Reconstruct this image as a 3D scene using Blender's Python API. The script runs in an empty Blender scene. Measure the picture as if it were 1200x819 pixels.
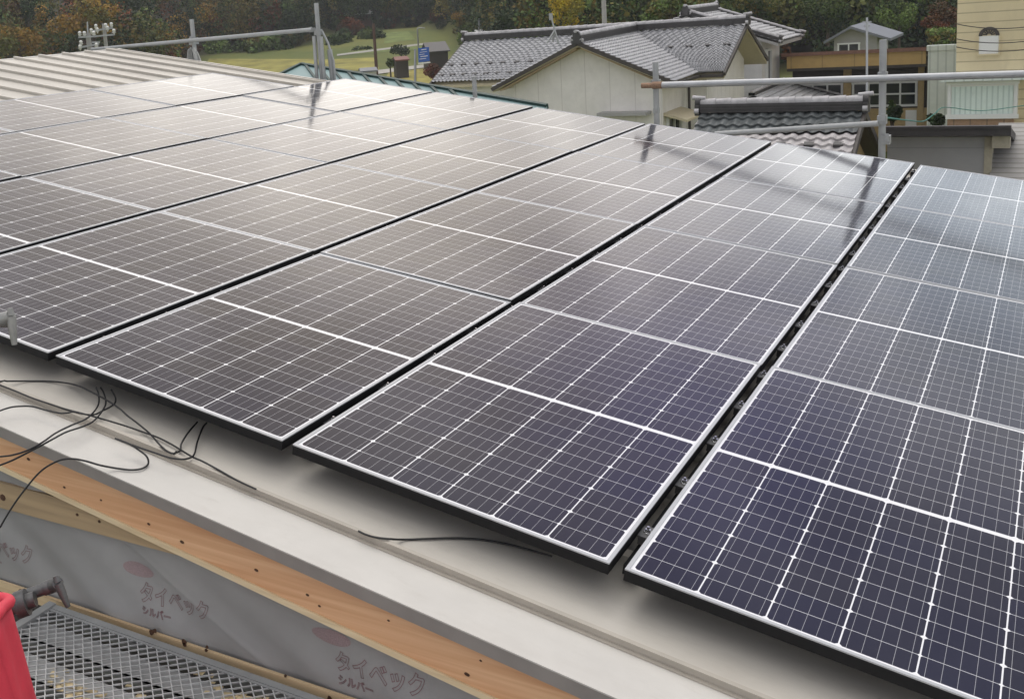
import bpy, math, random
import numpy as np
from mathutils import Vector, Matrix
rng = np.random.default_rng(7)
random.seed(7)
scene = bpy.context.scene
COL = scene.collection
R = math.radians

# ------------------------------------------------------------------ camera
# world: X = down the roof slope (horizontal), Y = away from the scaffold, Z = up; metres
WC = np.array([[0.82458809, 0.0338885, -0.56471767],
               [0.56037562, -0.18598233, 0.80708719],
               [-0.07767653, -0.9819685, -0.17234911]])
CAM = np.array([0.90118172, -2.60234465, 1.49354209])
FPX, CX, CY = 1266.0, 375.25, 245.0
cd = bpy.data.cameras.new('camera')
cam = bpy.data.objects.new('camera', cd)
COL.objects.link(cam)
m = Matrix.Identity(4)
for i in range(3):
    m[i][0], m[i][1], m[i][2], m[i][3] = WC[i, 0], -WC[i, 1], -WC[i, 2], CAM[i]
cam.matrix_world = m
cd.sensor_fit = 'HORIZONTAL'
cd.sensor_width = 36
cd.lens = FPX / 1200 * 36
cd.shift_x = (600 - CX) / 1200
cd.shift_y = -(409.5 - CY) / 1200
cd.clip_start = 0.05
cd.clip_end = 3000
scene.camera = cam

# ------------------------------------------------------------------ sky, sun, exposure (overcast)
SUN_EL, SUN_AZ = R(66), R(-25)      # azimuth from +Y towards +X
w = bpy.data.worlds.new('World')
scene.world = w
w.use_nodes = True
nt = w.node_tree
nt.nodes.clear()
def N(nt, t, **k):
    n = nt.nodes.new(t)
    for a, b in k.items(): setattr(n, a, b)
    return n
out = N(nt, 'ShaderNodeOutputWorld'); bg = N(nt, 'ShaderNodeBackground')
sky = N(nt, 'ShaderNodeTexSky', sky_type='NISHITA', sun_disc=False)
sky.sun_elevation = SUN_EL; sky.sun_rotation = SUN_AZ
sky.dust_density = 4; sky.air_density = 1.5
hs = N(nt, 'ShaderNodeHueSaturation'); hs.inputs['Saturation'].default_value = 0.45
tc = N(nt, 'ShaderNodeTexCoord'); mp = N(nt, 'ShaderNodeMapping'); mp.inputs['Scale'].default_value = (1.3, 1.3, 3.0)
cn = N(nt, 'ShaderNodeTexNoise'); cn.inputs['Scale'].default_value = 4.2; cn.inputs['Detail'].default_value = 4; cn.inputs['Distortion'].default_value = .6
cr = N(nt, 'ShaderNodeValToRGB')
cr.color_ramp.elements[0].position = 0.42; cr.color_ramp.elements[0].color = (4.7, 4.7, 4.95, 1)
cr.color_ramp.elements[1].position = 0.62; cr.color_ramp.elements[1].color = (14.6, 14.0, 13.2, 1)
mx = N(nt, 'ShaderNodeMixRGB'); mx.inputs[0].default_value = 0.75
L = nt.links.new
L(sky.outputs[0], hs.inputs['Color']); L(tc.outputs['Generated'], mp.inputs[0]); L(mp.outputs[0], cn.inputs['Vector'])
L(cn.outputs['Fac'], cr.inputs[0]); L(hs.outputs[0], mx.inputs[1])
sep = N(nt, 'ShaderNodeSeparateXYZ'); L(tc.outputs['Generated'], sep.inputs[0])
er = N(nt, 'ShaderNodeValToRGB')      # graded for the panel reflections: bright low band, duller above, bright zenith
for q in (0, 1): er.color_ramp.elements[q].position = (0, 1)[q]
er.color_ramp.elements[0].color = (1.45, 1.50, 1.55, 1); er.color_ramp.elements[1].color = (1.5, 1.5, 1.5, 1)
for ps, c in ((.19, (1.42, 1.48, 1.54)), (.30, (.92, .92, .93)), (.43, (.40, .41, .50)), (.58, (.38, .42, .56)), (.75, (1.3, 1.3, 1.31))):
    e_ = er.color_ramp.elements.new(ps); e_.color = (*c, 1)
L(sep.outputs[2], er.inputs[0])
ml_ = N(nt, 'ShaderNodeMixRGB', blend_type='MULTIPLY'); ml_.inputs[0].default_value = 1.0
L(cr.outputs[0], ml_.inputs[1]); L(er.outputs[0], ml_.inputs[2])
def glow(az, el, pw, col, prev):          # sky patch of given colour, added for the panels to reflect
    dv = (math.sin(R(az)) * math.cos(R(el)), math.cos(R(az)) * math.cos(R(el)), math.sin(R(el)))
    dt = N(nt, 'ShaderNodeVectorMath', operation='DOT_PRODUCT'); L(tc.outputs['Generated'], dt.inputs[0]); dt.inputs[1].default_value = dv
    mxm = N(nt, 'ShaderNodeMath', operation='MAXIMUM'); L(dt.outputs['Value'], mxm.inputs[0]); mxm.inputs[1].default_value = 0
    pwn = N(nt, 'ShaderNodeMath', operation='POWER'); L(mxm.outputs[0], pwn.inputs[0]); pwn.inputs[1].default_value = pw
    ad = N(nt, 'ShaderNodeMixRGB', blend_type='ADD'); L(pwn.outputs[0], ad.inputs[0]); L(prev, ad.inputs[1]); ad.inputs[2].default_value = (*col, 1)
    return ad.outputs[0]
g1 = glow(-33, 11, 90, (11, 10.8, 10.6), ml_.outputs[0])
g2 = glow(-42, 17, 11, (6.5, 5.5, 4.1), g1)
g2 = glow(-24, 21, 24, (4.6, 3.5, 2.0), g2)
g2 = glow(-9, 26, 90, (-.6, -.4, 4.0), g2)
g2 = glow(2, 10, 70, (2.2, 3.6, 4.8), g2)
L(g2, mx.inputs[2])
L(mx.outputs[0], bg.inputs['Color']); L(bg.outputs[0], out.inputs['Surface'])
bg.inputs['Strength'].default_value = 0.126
sl = bpy.data.lights.new('sun', 'SUN'); so = bpy.data.objects.new('sun', sl); COL.objects.link(so)
sl.energy = 0.6; sl.angle = R(30); sl.color = (1, 0.97, 0.92)
sd = Vector((math.sin(SUN_AZ) * math.cos(SUN_EL), math.cos(SUN_AZ) * math.cos(SUN_EL), math.sin(SUN_EL)))
so.rotation_euler = sd.to_track_quat('Z', 'Y').to_euler()
scene.view_settings.view_transform = 'Standard'
scene.view_settings.look = 'None'
scene.view_settings.exposure = 0.0
scene.view_settings.gamma = 1.0
scene.view_settings.use_curve_mapping = False

# ------------------------------------------------------------------ helpers
UW = np.array([0.98736001, 0, -0.15849357]); VW = np.array([0, 1.0, 0]); NW = np.array([0.15849357, 0, 0.98736001])
PITCH = math.asin(0.15849357)
def rp(u, v, h=0.0): return u * UW + v * VW + h * NW
def at(x, y, D): return CAM + WC @ (np.array([(x - CX) / FPX, (y - CY) / FPX, 1.0]) * D)
def ray(x, y): return WC @ np.array([(x - CX) / FPX, (y - CY) / FPX, 1.0])
def atY(x, y, Y):
    d = ray(x, y); return CAM + d * ((Y - CAM[1]) / d[1])
def roofpt(x, y, h):
    d = ray(x, y); s = ((NW * h - CAM) @ NW) / (d @ NW); return CAM + s * d

FWD = np.array([WC[0, 2], WC[1, 2]]); FWD /= np.linalg.norm(FWD)
RGT = np.array([FWD[1], -FWD[0]])
def sstep(a, b, x):
    t = np.clip((x - a) / (b - a), 0, 1); return t * t * (3 - 2 * t)
def foot(t):        # distance at which the wooded hill begins, by direction
    return 130 + 60 * sstep(-.15, -.095, t) + 25 * sstep(-.01, .035, t) - 123 * sstep(.10, .24, t)
def ground(X, Y):
    px_, py_ = X - CAM[0], Y - CAM[1]
    d = px_ * FWD[0] + py_ * FWD[1]; l = px_ * RGT[0] + py_ * RGT[1]
    t = l / np.maximum(d, 20)
    Db = foot(t)
    base = -6.0 + 4.5 * sstep(145, 215, d) * sstep(-.17, -.10, t) * (1 - sstep(.10, .26, t))
    hill = 0.30 * np.maximum(d - Db, 0)
    hill = 32 * (1 - np.exp(-hill / 32))
    return base + hill + 0.02 * hill * np.sin(X * .07) * np.cos(Y * .05)

def setp(o, label=None, cat=None, group=None, kind=None):
    if label: o['label'] = label
    if cat: o['category'] = cat
    if group: o['group'] = group
    if kind: o['kind'] = kind
    return o
def empty(name, loc=(0, 0, 0), rot=(0, 0, 0), **k):
    o = bpy.data.objects.new(name, None); COL.objects.link(o)
    o.empty_display_size = .2
    o.location = loc; o.rotation_euler = rot
    return setp(o, **k)

class MB:
    def __init__(s): s.v = []; s.f = []; s.m = []; s.sm = []; s.c = None
    def add(s, vs, fs, mat=0, smooth=False):
        b = len(s.v); s.v.extend([tuple(map(float, p)) for p in vs])
        for f in fs: s.f.append(tuple(b + i for i in f)); s.m.append(mat); s.sm.append(smooth)
        return s
    def box(s, a, b, mat=0):
        (x0, y0, z0), (x1, y1, z1) = a, b
        return s.hexa([(x0, y0, z0), (x1, y0, z0), (x1, y1, z0), (x0, y1, z0), (x0, y0, z1), (x1, y0, z1), (x1, y1, z1), (x0, y1, z1)], mat)
    def hexa(s, p, mat=0):
        return s.add(p, [(0, 3, 2, 1), (4, 5, 6, 7), (0, 1, 5, 4), (1, 2, 6, 5), (2, 3, 7, 6), (3, 0, 4, 7)], mat)
    def obox(s, c, ax, half, mat=0):
        c = np.array(c, float); a = [np.array(q, float) / np.linalg.norm(q) * h for q, h in zip(ax, half)]
        p = [c + i * a[0] + j * a[1] + k * a[2] for i, j, k in ((-1, -1, -1), (1, -1, -1), (1, 1, -1), (-1, 1, -1), (-1, -1, 1), (1, -1, 1), (1, 1, 1), (-1, 1, 1))]
        return s.hexa(p, mat)
    def rbox(s, u0, u1, v0, v1, h0, h1, mat=0):     # box in the roof's own frame
        return s.hexa([rp(u0, v0, h0), rp(u1, v0, h0), rp(u1, v1, h0), rp(u0, v1, h0), rp(u0, v0, h1), rp(u1, v0, h1), rp(u1, v1, h1), rp(u0, v1, h1)], mat)
    def bar(s, p, q, wd, th, up=(0, 0, 1), mat=0):
        p, q = np.array(p, float), np.array(q, float); d = q - p; l = np.linalg.norm(d); d /= l
        sd_ = np.cross(d, up); sd_ /= np.linalg.norm(sd_); u_ = np.cross(sd_, d)
        return s.obox((p + q) / 2, (d, sd_, u_), (l / 2, wd / 2, th / 2), mat)
    def tube(s, pts, r, n=10, mat=0, caps=True, smooth=True):
        pts = [np.array(p, float) for p in pts]; k = len(pts)
        rr = r if hasattr(r, '__len__') else [r] * k
        vs = []; ref = None
        for i, p in enumerate(pts):
            d = pts[min(i + 1, k - 1)] - pts[max(i - 1, 0)]; d /= np.linalg.norm(d) + 1e-12
            if ref is None:
                ref = np.array([0, 0, 1.0]) if abs(d[2]) < .9 else np.array([1.0, 0, 0])
            a = np.cross(d, ref); a /= np.linalg.norm(a); b = np.cross(a, d); ref = b
            for j in range(n):
                t = 2 * math.pi * j / n; vs.append(p + rr[i] * (math.cos(t) * a + math.sin(t) * b))
        fs = [(i * n + j, i * n + (j + 1) % n, (i + 1) * n + (j + 1) % n, (i + 1) * n + j) for i in range(k - 1) for j in range(n)]
        s.add(vs, fs, mat, smooth)
        if caps:
            s.add(vs[:n], [tuple(range(n))], mat); s.add(vs[-n:], [tuple(range(n))[::-1]], mat)
        return s
    def lathe(s, c, prof, n=16, mat=0, sq=(1, 1)):
        vs = [(c[0] + r * sq[0] * math.cos(2 * math.pi * j / n), c[1] + r * sq[1] * math.sin(2 * math.pi * j / n), c[2] + z) for r, z in prof for j in range(n)]
        fs = [(i * n + j, i * n + (j + 1) % n, (i + 1) * n + (j + 1) % n, (i + 1) * n + j) for i in range(len(prof) - 1) for j in range(n)]
        return s.add(vs, fs, mat, True)
    def prism(s, poly, d, mat=0):     # polygon (3D points) thickened by vector d
        n = len(poly); a = [np.array(p, float) for p in poly]; b = [p + np.array(d, float) for p in a]
        s.add(a, [tuple(range(n))[::-1]], mat); s.add(b, [tuple(range(n))], mat)
        for i in range(n):
            j = (i + 1) % n; s.add([a[i], a[j], b[j], b[i]], [(0, 1, 2, 3)], mat)
        return s
    def grid(s, fn, nu, nv, mat=0, smooth=True):
        vs = [fn(i / nu, j / nv) for i in range(nu + 1) for j in range(nv + 1)]
        fs = [(i * (nv + 1) + j, (i + 1) * (nv + 1) + j, (i + 1) * (nv + 1) + j + 1, i * (nv + 1) + j + 1) for i in range(nu) for j in range(nv)]
        return s.add(vs, fs, mat, smooth)
    def build(s, name, mats, parent=None, origin=None, fix=True, **k):
        me = bpy.data.meshes.new(name)
        v = np.array(s.v, float)
        if origin is None: origin = np.zeros(3) if parent is not None else np.array([(v[:, 0].min() + v[:, 0].max()) / 2, (v[:, 1].min() + v[:, 1].max()) / 2, v[:, 2].min()])
        v = v - np.array(origin)
        me.from_pydata(v.tolist(), [], s.f)
        for q in (mats if isinstance(mats, (list, tuple)) else [mats]): me.materials.append(q)
        me.polygons.foreach_set('material_index', s.m); me.polygons.foreach_set('use_smooth', s.sm)
        if fix:
            import bmesh
            bm = bmesh.new(); bm.from_mesh(me); bmesh.ops.recalc_face_normals(bm, faces=bm.faces); bm.to_mesh(me); bm.free()
        me.update()
        o = bpy.data.objects.new(name, me); COL.objects.link(o); o.location = origin
        if parent is not None:
            o.parent = parent
        return setp(o, **k)
def local(parent_loc, mb):    # meshes given in world coordinates under an unrotated parent
    mb.v = [tuple(np.array(p) - np.array(parent_loc)) for p in mb.v]; return mb
def copy_tree(o, parent=None):
    c = o.copy(); COL.objects.link(c)
    if parent is not None: c.parent = parent
    for ch in o.children: copy_tree(ch, c)
    return c

# ------------------------------------------------------------------ materials
def mat(name, col, rough=.6, metal=0, var=.0, scale=8, bump=0, bscale=60, spec=.5, stretch=(1, 1, 1), col2=None):
    mt = bpy.data.materials.new(name); mt.use_nodes = True; n = mt.node_tree; b = n.nodes['Principled BSDF']
    b.inputs['Roughness'].default_value = rough; b.inputs['Metallic'].default_value = metal
    b.inputs['Specular IOR Level'].default_value = spec
    b.inputs['Base Color'].default_value = (*col, 1)
    if var or col2 or bump:
        t = N(n, 'ShaderNodeTexCoord'); mpn = N(n, 'ShaderNodeMapping'); mpn.inputs['Scale'].default_value = stretch
        n.links.new(t.outputs['Object'], mpn.inputs[0])
    if var or col2:
        no = N(n, 'ShaderNodeTexNoise'); no.inputs['Scale'].default_value = scale; no.inputs['Detail'].default_value = 8; no.inputs['Roughness'].default_value = .65
        n.links.new(mpn.outputs[0], no.inputs['Vector'])
        ra = N(n, 'ShaderNodeValToRGB'); ra.color_ramp.elements[0].position = .32; ra.color_ramp.elements[1].position = .68
        c2 = col2 or tuple(c * (1 + var) for c in col); c1 = col if col2 else tuple(c * (1 - var) for c in col)
        ra.color_ramp.elements[0].color = (*c1, 1); ra.color_ramp.elements[1].color = (*c2, 1)
        n.links.new(no.outputs['Fac'], ra.inputs[0]); n.links.new(ra.outputs[0], b.inputs['Base Color'])
        mr = N(n, 'ShaderNodeMapRange'); mr.inputs[3].default_value = max(0, rough - .08); mr.inputs[4].default_value = min(1, rough + .1)
        n.links.new(no.outputs['Fac'], mr.inputs[0]); n.links.new(mr.outputs[0], b.inputs['Roughness'])
    if bump:
        n2 = N(n, 'ShaderNodeTexNoise'); n2.inputs['Scale'].default_value = bscale; n2.inputs['Detail'].default_value = 4
        bp = N(n, 'ShaderNodeBump'); bp.inputs['Strength'].default_value = bump; bp.inputs['Distance'].default_value = .01
        n.links.new(mpn.outputs[0], n2.inputs['Vector']); n.links.new(n2.outputs['Fac'], bp.inputs['Height']); n.links.new(bp.outputs[0], b.inputs['Normal'])
    return mt
def math_(n, op, a, b=None, c=None):
    q = N(n, 'ShaderNodeMath', operation=op)
    for i, x in enumerate((a, b, c)):
        if x is None: continue
        if isinstance(x, (int, float)): q.inputs[i].default_value = x
        else: n.links.new(x, q.inputs[i])
    return q.outputs[0]
def striped(name, col, gap_col, period, width, axis=0, rough=.6, var=.06, scale=3, bump=.0, off=0.0, stretch=(1, 1, 1)):
    mt = mat(name, col, rough, var=var, scale=scale, stretch=stretch); n = mt.node_tree; b = n.nodes['Principled BSDF']
    t = N(n, 'ShaderNodeTexCoord'); s_ = N(n, 'ShaderNodeSeparateXYZ'); n.links.new(t.outputs['Object'], s_.inputs[0])
    fr = math_(n, 'FRACT', math_(n, 'DIVIDE', math_(n, 'ADD', s_.outputs[axis], 1000 * period + off), period))
    ln = math_(n, 'LESS_THAN', fr, width / period)
    base = b.inputs['Base Color'].links[0].from_socket
    mxn = N(n, 'ShaderNodeMixRGB'); n.links.new(ln, mxn.inputs[0]); n.links.new(base, mxn.inputs[1]); mxn.inputs[2].default_value = (*gap_col, 1)
    n.links.new(mxn.outputs[0], b.inputs['Base Color'])
    if bump:
        bp = N(n, 'ShaderNodeBump'); bp.inputs['Strength'].default_value = bump; bp.inputs['Distance'].default_value = .02
        n.links.new(fr, bp.inputs['Height']); n.links.new(bp.outputs[0], b.inputs['Normal'])
    return mt

def solar_glass():
    mt = bpy.data.materials.new('solar_glass'); mt.use_nodes = True; n = mt.node_tree; b = n.nodes['Principled BSDF']
    t = N(n, 'ShaderNodeTexCoord'); s_ = N(n, 'ShaderNodeSeparateXYZ'); n.links.new(t.outputs['Object'], s_.inputs[0])
    X, Y = s_.outputs[0], s_.outputs[1]
    X0, PX = .017, 1.006 / 6; Y0, PY, GAP = .020, .08445, .020
    half = PY * 10
    x = math_(n, 'DIVIDE', math_(n, 'SUBTRACT', X, X0), PX)
    yb = math_(n, 'SUBTRACT', Y, Y0)
    up = math_(n, 'GREATER_THAN', yb, half + GAP / 2)
    yl = math_(n, 'SUBTRACT', yb, math_(n, 'MULTIPLY', up, half + GAP))
    y = math_(n, 'DIVIDE', yl, PY)
    def line(co, per, wd):      # distance to nearest multiple, in metres
        f_ = math_(n, 'FRACT', math_(n, 'ADD', co, 100.5)); d_ = math_(n, 'MULTIPLY', math_(n, 'ABSOLUTE', math_(n, 'SUBTRACT', f_, .5)), per)
        return d_, math_(n, 'LESS_THAN', d_, wd / 2)
    dx, cx_ = line(x, PX, .0036)
    dy, cy_ = line(y, PY, .0015)
    bx = math_(n, 'ADD', math_(n, 'MULTIPLY', x, 5), .5)
    _, bl = line(bx, PX / 5, .0009)
    dy2, _ = line(math_(n, 'MULTIPLY', y, .5), PY * 2, .002)
    dia = math_(n, 'LESS_THAN', math_(n, 'MINIMUM', math_(n, 'ADD', dx, dy2), math_(n, 'ADD', math_(n, 'ADD', dx, dy), .0030)), .0095)
    outx = math_(n, 'MAXIMUM', math_(n, 'LESS_THAN', x, 0), math_(n, 'GREATER_THAN', x, 6))
    outy = math_(n, 'MAXIMUM', math_(n, 'LESS_THAN', y, 0), math_(n, 'GREATER_THAN', y, 10))
    wh = math_(n, 'MAXIMUM', math_(n, 'MAXIMUM', cx_, cy_), math_(n, 'MAXIMUM', dia, math_(n, 'MAXIMUM', outx, outy)))
    # cell colour: slight shade differences from cell to cell
    cmb = N(n, 'ShaderNodeCombineXYZ'); n.links.new(math_(n, 'FLOOR', x), cmb.inputs[0]); n.links.new(math_(n, 'FLOOR', math_(n, 'MULTIPLY', y, .5)), cmb.inputs[1]); n.links.new(up, cmb.inputs[2])
    wn = N(n, 'ShaderNodeTexWhiteNoise'); n.links.new(cmb.outputs[0], wn.inputs['Vector'])
    mc = N(n, 'ShaderNodeMixRGB'); oi = N(n, 'ShaderNodeObjectInfo')
    n.links.new(math_(n, 'ADD', math_(n, 'MULTIPLY', wn.outputs['Value'], .5), math_(n, 'MULTIPLY', oi.outputs['Random'], .5)), mc.inputs[0])
    mc.inputs[1].default_value = (.005, .0055, .027, 1); mc.inputs[2].default_value = (.011, .0095, .016, 1)
    m1 = N(n, 'ShaderNodeMixRGB'); n.links.new(bl, m1.inputs[0]); n.links.new(mc.outputs[0], m1.inputs[1]); m1.inputs[2].default_value = (.40, .40, .41, 1)
    m2 = N(n, 'ShaderNodeMixRGB'); n.links.new(wh, m2.inputs[0]); n.links.new(m1.outputs[0], m2.inputs[1]); m2.inputs[2].default_value = (.80, .80, .81, 1)
    dn = N(n, 'ShaderNodeTexNoise'); dn.inputs['Scale'].default_value = 2.2; dn.inputs['Detail'].default_value = 9; dn.inputs['Roughness'].default_value = .7
    geo = N(n, 'ShaderNodeNewGeometry'); n.links.new(geo.outputs['Position'], dn.inputs['Vector'])
    dm = N(n, 'ShaderNodeMapRange'); dm.inputs[1].default_value = .42; dm.inputs[2].default_value = .75; dm.inputs[3].default_value = .0; dm.inputs[4].default_value = .022
    n.links.new(dn.outputs['Fac'], dm.inputs[0])
    m3 = N(n, 'ShaderNodeMixRGB'); n.links.new(dm.outputs[0], m3.inputs[0]); n.links.new(m2.outputs[0], m3.inputs[1]); m3.inputs[2].default_value = (.36, .31, .26, 1)
    n.links.new(m3.outputs[0], b.inputs['Base Color'])
    no = N(n, 'ShaderNodeTexNoise'); no.inputs['Scale'].default_value = 3; no.inputs['Detail'].default_value = 6; n.links.new(t.outputs['Object'], no.inputs['Vector'])
    mr = N(n, 'ShaderNodeMapRange'); mr.inputs[3].default_value = .07; mr.inputs[4].default_value = .15; n.links.new(no.outputs['Fac'], mr.inputs[0]); n.links.new(mr.outputs[0], b.inputs['Roughness'])
    b.inputs['IOR'].default_value = 1.37
    return mt

def wood_mat(name, c1, c2, ring=30, along=0, dark=.0):
    mt = bpy.data.materials.new(name); mt.use_nodes = True; n = mt.node_tree; b = n.nodes['Principled BSDF']
    t = N(n, 'ShaderNodeTexCoord'); mpn = N(n, 'ShaderNodeMapping')
    sc = [ring, ring, ring]; sc[along] = 1.2; mpn.inputs['Scale'].default_value = sc
    n.links.new(t.outputs['Object'], mpn.inputs[0])
    no = N(n, 'ShaderNodeTexNoise'); no.inputs['Scale'].default_value = 1.0; no.inputs['Detail'].default_value = 6; no.inputs['Distortion'].default_value = .7
    n.links.new(mpn.outputs[0], no.inputs['Vector'])
    ra = N(n, 'ShaderNodeValToRGB'); ra.color_ramp.elements[0].position = .35; ra.color_ramp.elements[1].position = .66
    ra.color_ramp.elements[0].color = (*c1, 1); ra.color_ramp.elements[1].color = (*c2, 1)
    n.links.new(no.outputs['Fac'], ra.inputs[0]); n.links.new(ra.outputs[0], b.inputs['Base Color'])
    b.inputs['Roughness'].default_value = .6
    return mt

M = {}
def dirty(mt, amt, col, sc=(6, 22, 22)):
    n = mt.node_tree; b = n.nodes['Principled BSDF']; t = N(n, 'ShaderNodeTexCoord'); mpn = N(n, 'ShaderNodeMapping'); mpn.inputs['Scale'].default_value = sc
    n.links.new(t.outputs['Object'], mpn.inputs[0]); prev = b.inputs['Base Color'].links[0].from_socket
    for scale, lo, hi, k in ((.35, .50, .72, 1.0), (1.0, .58, .70, .9), (7.0, .66, .72, 1.6)):
        no = N(n, 'ShaderNodeTexNoise'); no.inputs['Scale'].default_value = scale; no.inputs['Detail'].default_value = 7; no.inputs['Roughness'].default_value = .7; n.links.new(mpn.outputs[0], no.inputs['Vector'])
        mr = N(n, 'ShaderNodeMapRange'); mr.inputs[1].default_value = lo; mr.inputs[2].default_value = hi; mr.inputs[3].default_value = 0; mr.inputs[4].default_value = amt * k; n.links.new(no.outputs['Fac'], mr.inputs[0])
        mxn = N(n, 'ShaderNodeMixRGB'); n.links.new(mr.outputs[0], mxn.inputs[0]); n.links.new(prev, mxn.inputs[1]); mxn.inputs[2].default_value = (*col, 1); prev = mxn.outputs[0]
    n.links.new(prev, b.inputs['Base Color'])
M['glass'] = solar_glass()
M['black_frame'] = mat('black_anodised', (.009, .009, .010), .6, var=.2, scale=20, spec=.25)
M['frame_top'] = mat('frame_lip', (.43, .44, .455), .42, metal=.2)
M['zinc'] = mat('galvanised_steel', (.40, .41, .42), .45, metal=.6, var=.12, scale=6, bump=.05)
M['zinc_dull'] = mat('weathered_galvanised', (.36, .37, .37), .55, metal=.35, var=.12, scale=5, bump=.05)
M['bolt'] = mat('bolt_steel', (.55, .55, .56), .25, metal=1)
M['roof_metal'] = mat('cream_roof_sheet', (.54, .51, .455), .42, var=.10, scale=2.2, bump=.03, bscale=3, stretch=(.3, 1, 1), spec=.4)
M['flashing'] = mat('white_flashing', (.56, .54, .50), .40, var=.06, scale=3, bump=.02, bscale=4, spec=.4)
dirty(M['roof_metal'], .16, (.26, .22, .17)); dirty(M['flashing'], .12, (.27, .23, .18))
M['drip'] = mat('drip_underfold', (.27, .25, .23), .6, var=.10, scale=6)
M['trim_metal'] = mat('trim_sheet', (.42, .385, .33), .45, var=.08, scale=5, spec=.4)
M['rake_wood'] = wood_mat('rake_wood', (.66, .36, .185), (.80, .50, .285), 44)
M['pale_wood'] = wood_mat('pale_wood', (.66, .52, .32), (.80, .66, .43), 40)
M['old_wood'] = wood_mat('sheeted_wood', (.34, .25, .15), (.46, .34, .20), 26)
M['low_wood'] = wood_mat('lower_wood', (.50, .36, .21), (.66, .51, .31), 30)
M['knot'] = mat('knot', (.075, .035, .018), .7, var=.4, scale=80)
M['wrap'] = mat('house_wrap', (.305, .303, .298), .48, var=.06, scale=5, bump=.12, bscale=9, spec=.45)
M['ink'] = mat('print_ink', (.225, .13, .14), .6)
M['ink_red'] = mat('print_red', (.285, .215, .22), .6, var=.22, scale=300)
M['cable'] = mat('cable_rubber', (.012, .012, .013), .42)
M['red_fabric'] = mat('red_fabric', (.60, .035, .062), .62, var=.14, scale=9, bump=.4, bscale=14)
dirty(M['red_fabric'], .22, (.22, .06, .05), (3, 3, 6))
M['dark_iron'] = mat('dark_casting', (.12, .12, .12), .45, metal=.5, var=.35, scale=25, bump=.2, bscale=50)
M['mesh_steel'] = mat('mesh_steel', (.62, .63, .635), .38, metal=.45, var=.2, scale=30)
M['light_cast'] = mat('light_casting', (.30, .30, .285), .5, metal=.3, var=.2, scale=30, bump=.2, bscale=60)
M['red_rust'] = mat('rusty_coupler', (.27, .17, .11), .6, metal=.3, var=.35, scale=40)
M['net'] = mat('grey_net', (.44, .44, .42), .85, var=.2, scale=14, bump=.3, bscale=40)
M['dark'] = mat('dark_void', (.02, .02, .02), .9)
M['sheath_shade'] = mat('shade_dark_sheathing', (.06, .055, .05), .8, var=.2)  # sheathing kept near black in place of the shade under the deck
M['sawdust'] = mat('sawdust', (.55, .45, .27), .9, var=.25, scale=40)
M['tile'] = mat('silver_tile', (.40, .40, .41), .5, var=.24, scale=5, spec=.4)
M['tile_glazed'] = mat('glazed_dark_tile', (.095, .105, .107), .4, var=.45, scale=5)
M['tile_dark'] = mat('ridge_tile_dark', (.05, .047, .047), .5, var=.3, scale=4)
M['tile_cap'] = mat('ridge_cap_tile', (.40, .39, .395), .5, var=.3, scale=4)
M['tile_pink'] = mat('worn_tile', (.46, .435, .43), .5, var=.25, scale=4)
M['cream_wall'] = striped('cream_board_wall', (.74, .715, .67), (.60, .57, .53), .9, .03, axis=0, var=.07, scale=2)
M['cream_side'] = striped('cream_board_side', (.76, .74, .70), (.62, .60, .56), .6, .03, axis=1, var=.07, scale=2)
M['white_wall'] = mat('white_plaster', (.68, .675, .66), .8, var=.08, scale=2)
M['grey_wall'] = mat('grey_plaster', (.34, .335, .325), .8, var=.1, scale=2)
for k_ in ('cream_wall', 'cream_side', 'white_wall'): dirty(M[k_], .16, (.33, .30, .25), (2.5, 2.5, .8))
M['soffit'] = mat('soffit_board', (.50, .44, .30), .7, var=.06)
M['brown_trim'] = mat('brown_trim', (.055, .047, .042), .6, var=.2)
M['window_glass'] = mat('window_glass', (.018, .022, .025), .06, spec=.6)
M['white_frame'] = mat('white_sash', (.72, .73, .72), .4)
M['dark_frame'] = mat('dark_sash', (.06, .05, .045), .4)
M['green_roof'] = mat('green_roof_sheet', (.22, .33, .33), .42, var=.12, scale=1.5, stretch=(1, 1, 1))
M['green_trim'] = mat('green_trim', (.018, .05, .045), .45, var=.2)
M['tan_fascia'] = striped('tan_fascia', (.47, .32, .125), (.32, .22, .09), 1.25, .04, var=.08)
M['tan_wall'] = mat('tan_pillar', (.42, .31, .15), .7, var=.1)
M['brown_edge'] = mat('brown_edge', (.20, .105, .075), .6, var=.2)
M['siding'] = striped('tan_lap_siding', (.70, .60, .385), (.45, .38, .24), .34, .04, axis=2, var=.05, scale=1, bump=.25)
dirty(M['siding'], .15, (.30, .25, .16), (1.2, 1.2, .5))
M['green_panel'] = striped('pale_green_corrugated', (.62, .68, .64), (.48, .54, .51), .28, .06, axis=0, var=.06)
M['curtain'] = striped('pale_curtain', (.66, .76, .72), (.50, .60, .57), .16, .05, axis=0, var=.08, rough=.35)
M['brick_tan'] = striped('tan_brick', (.34, .215, .14), (.22, .15, .10), .5, .05, axis=0, var=.2, scale=6)
M['garage_wall'] = striped('grey_garage_wall', (.30, .30, .30), (.24, .24, .24), .6, .02, axis=2, var=.08, scale=1.5)
M['dark_roof'] = mat('dark_roof_edge', (.04, .036, .036), .6, var=.3, scale=3)
M['beige_panel'] = mat('beige_panel', (.36, .33, .25), .7, var=.12)
M['deck_roof'] = striped('streaked_roof', (.30, .29, .27), (.20, .19, .17), .3, .08, axis=1, var=.2, scale=2)
M['orange_panel'] = mat('orange_panel', (.42, .27, .12), .7, var=.12)
M['concrete'] = mat('concrete_pole', (.36, .35, .33), .8, var=.15, scale=3)
M['insulator'] = mat('porcelain', (.78, .77, .74), .25)
M['blue_sign'] = mat('blue_sign', (.015, .10, .42), .45)
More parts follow.
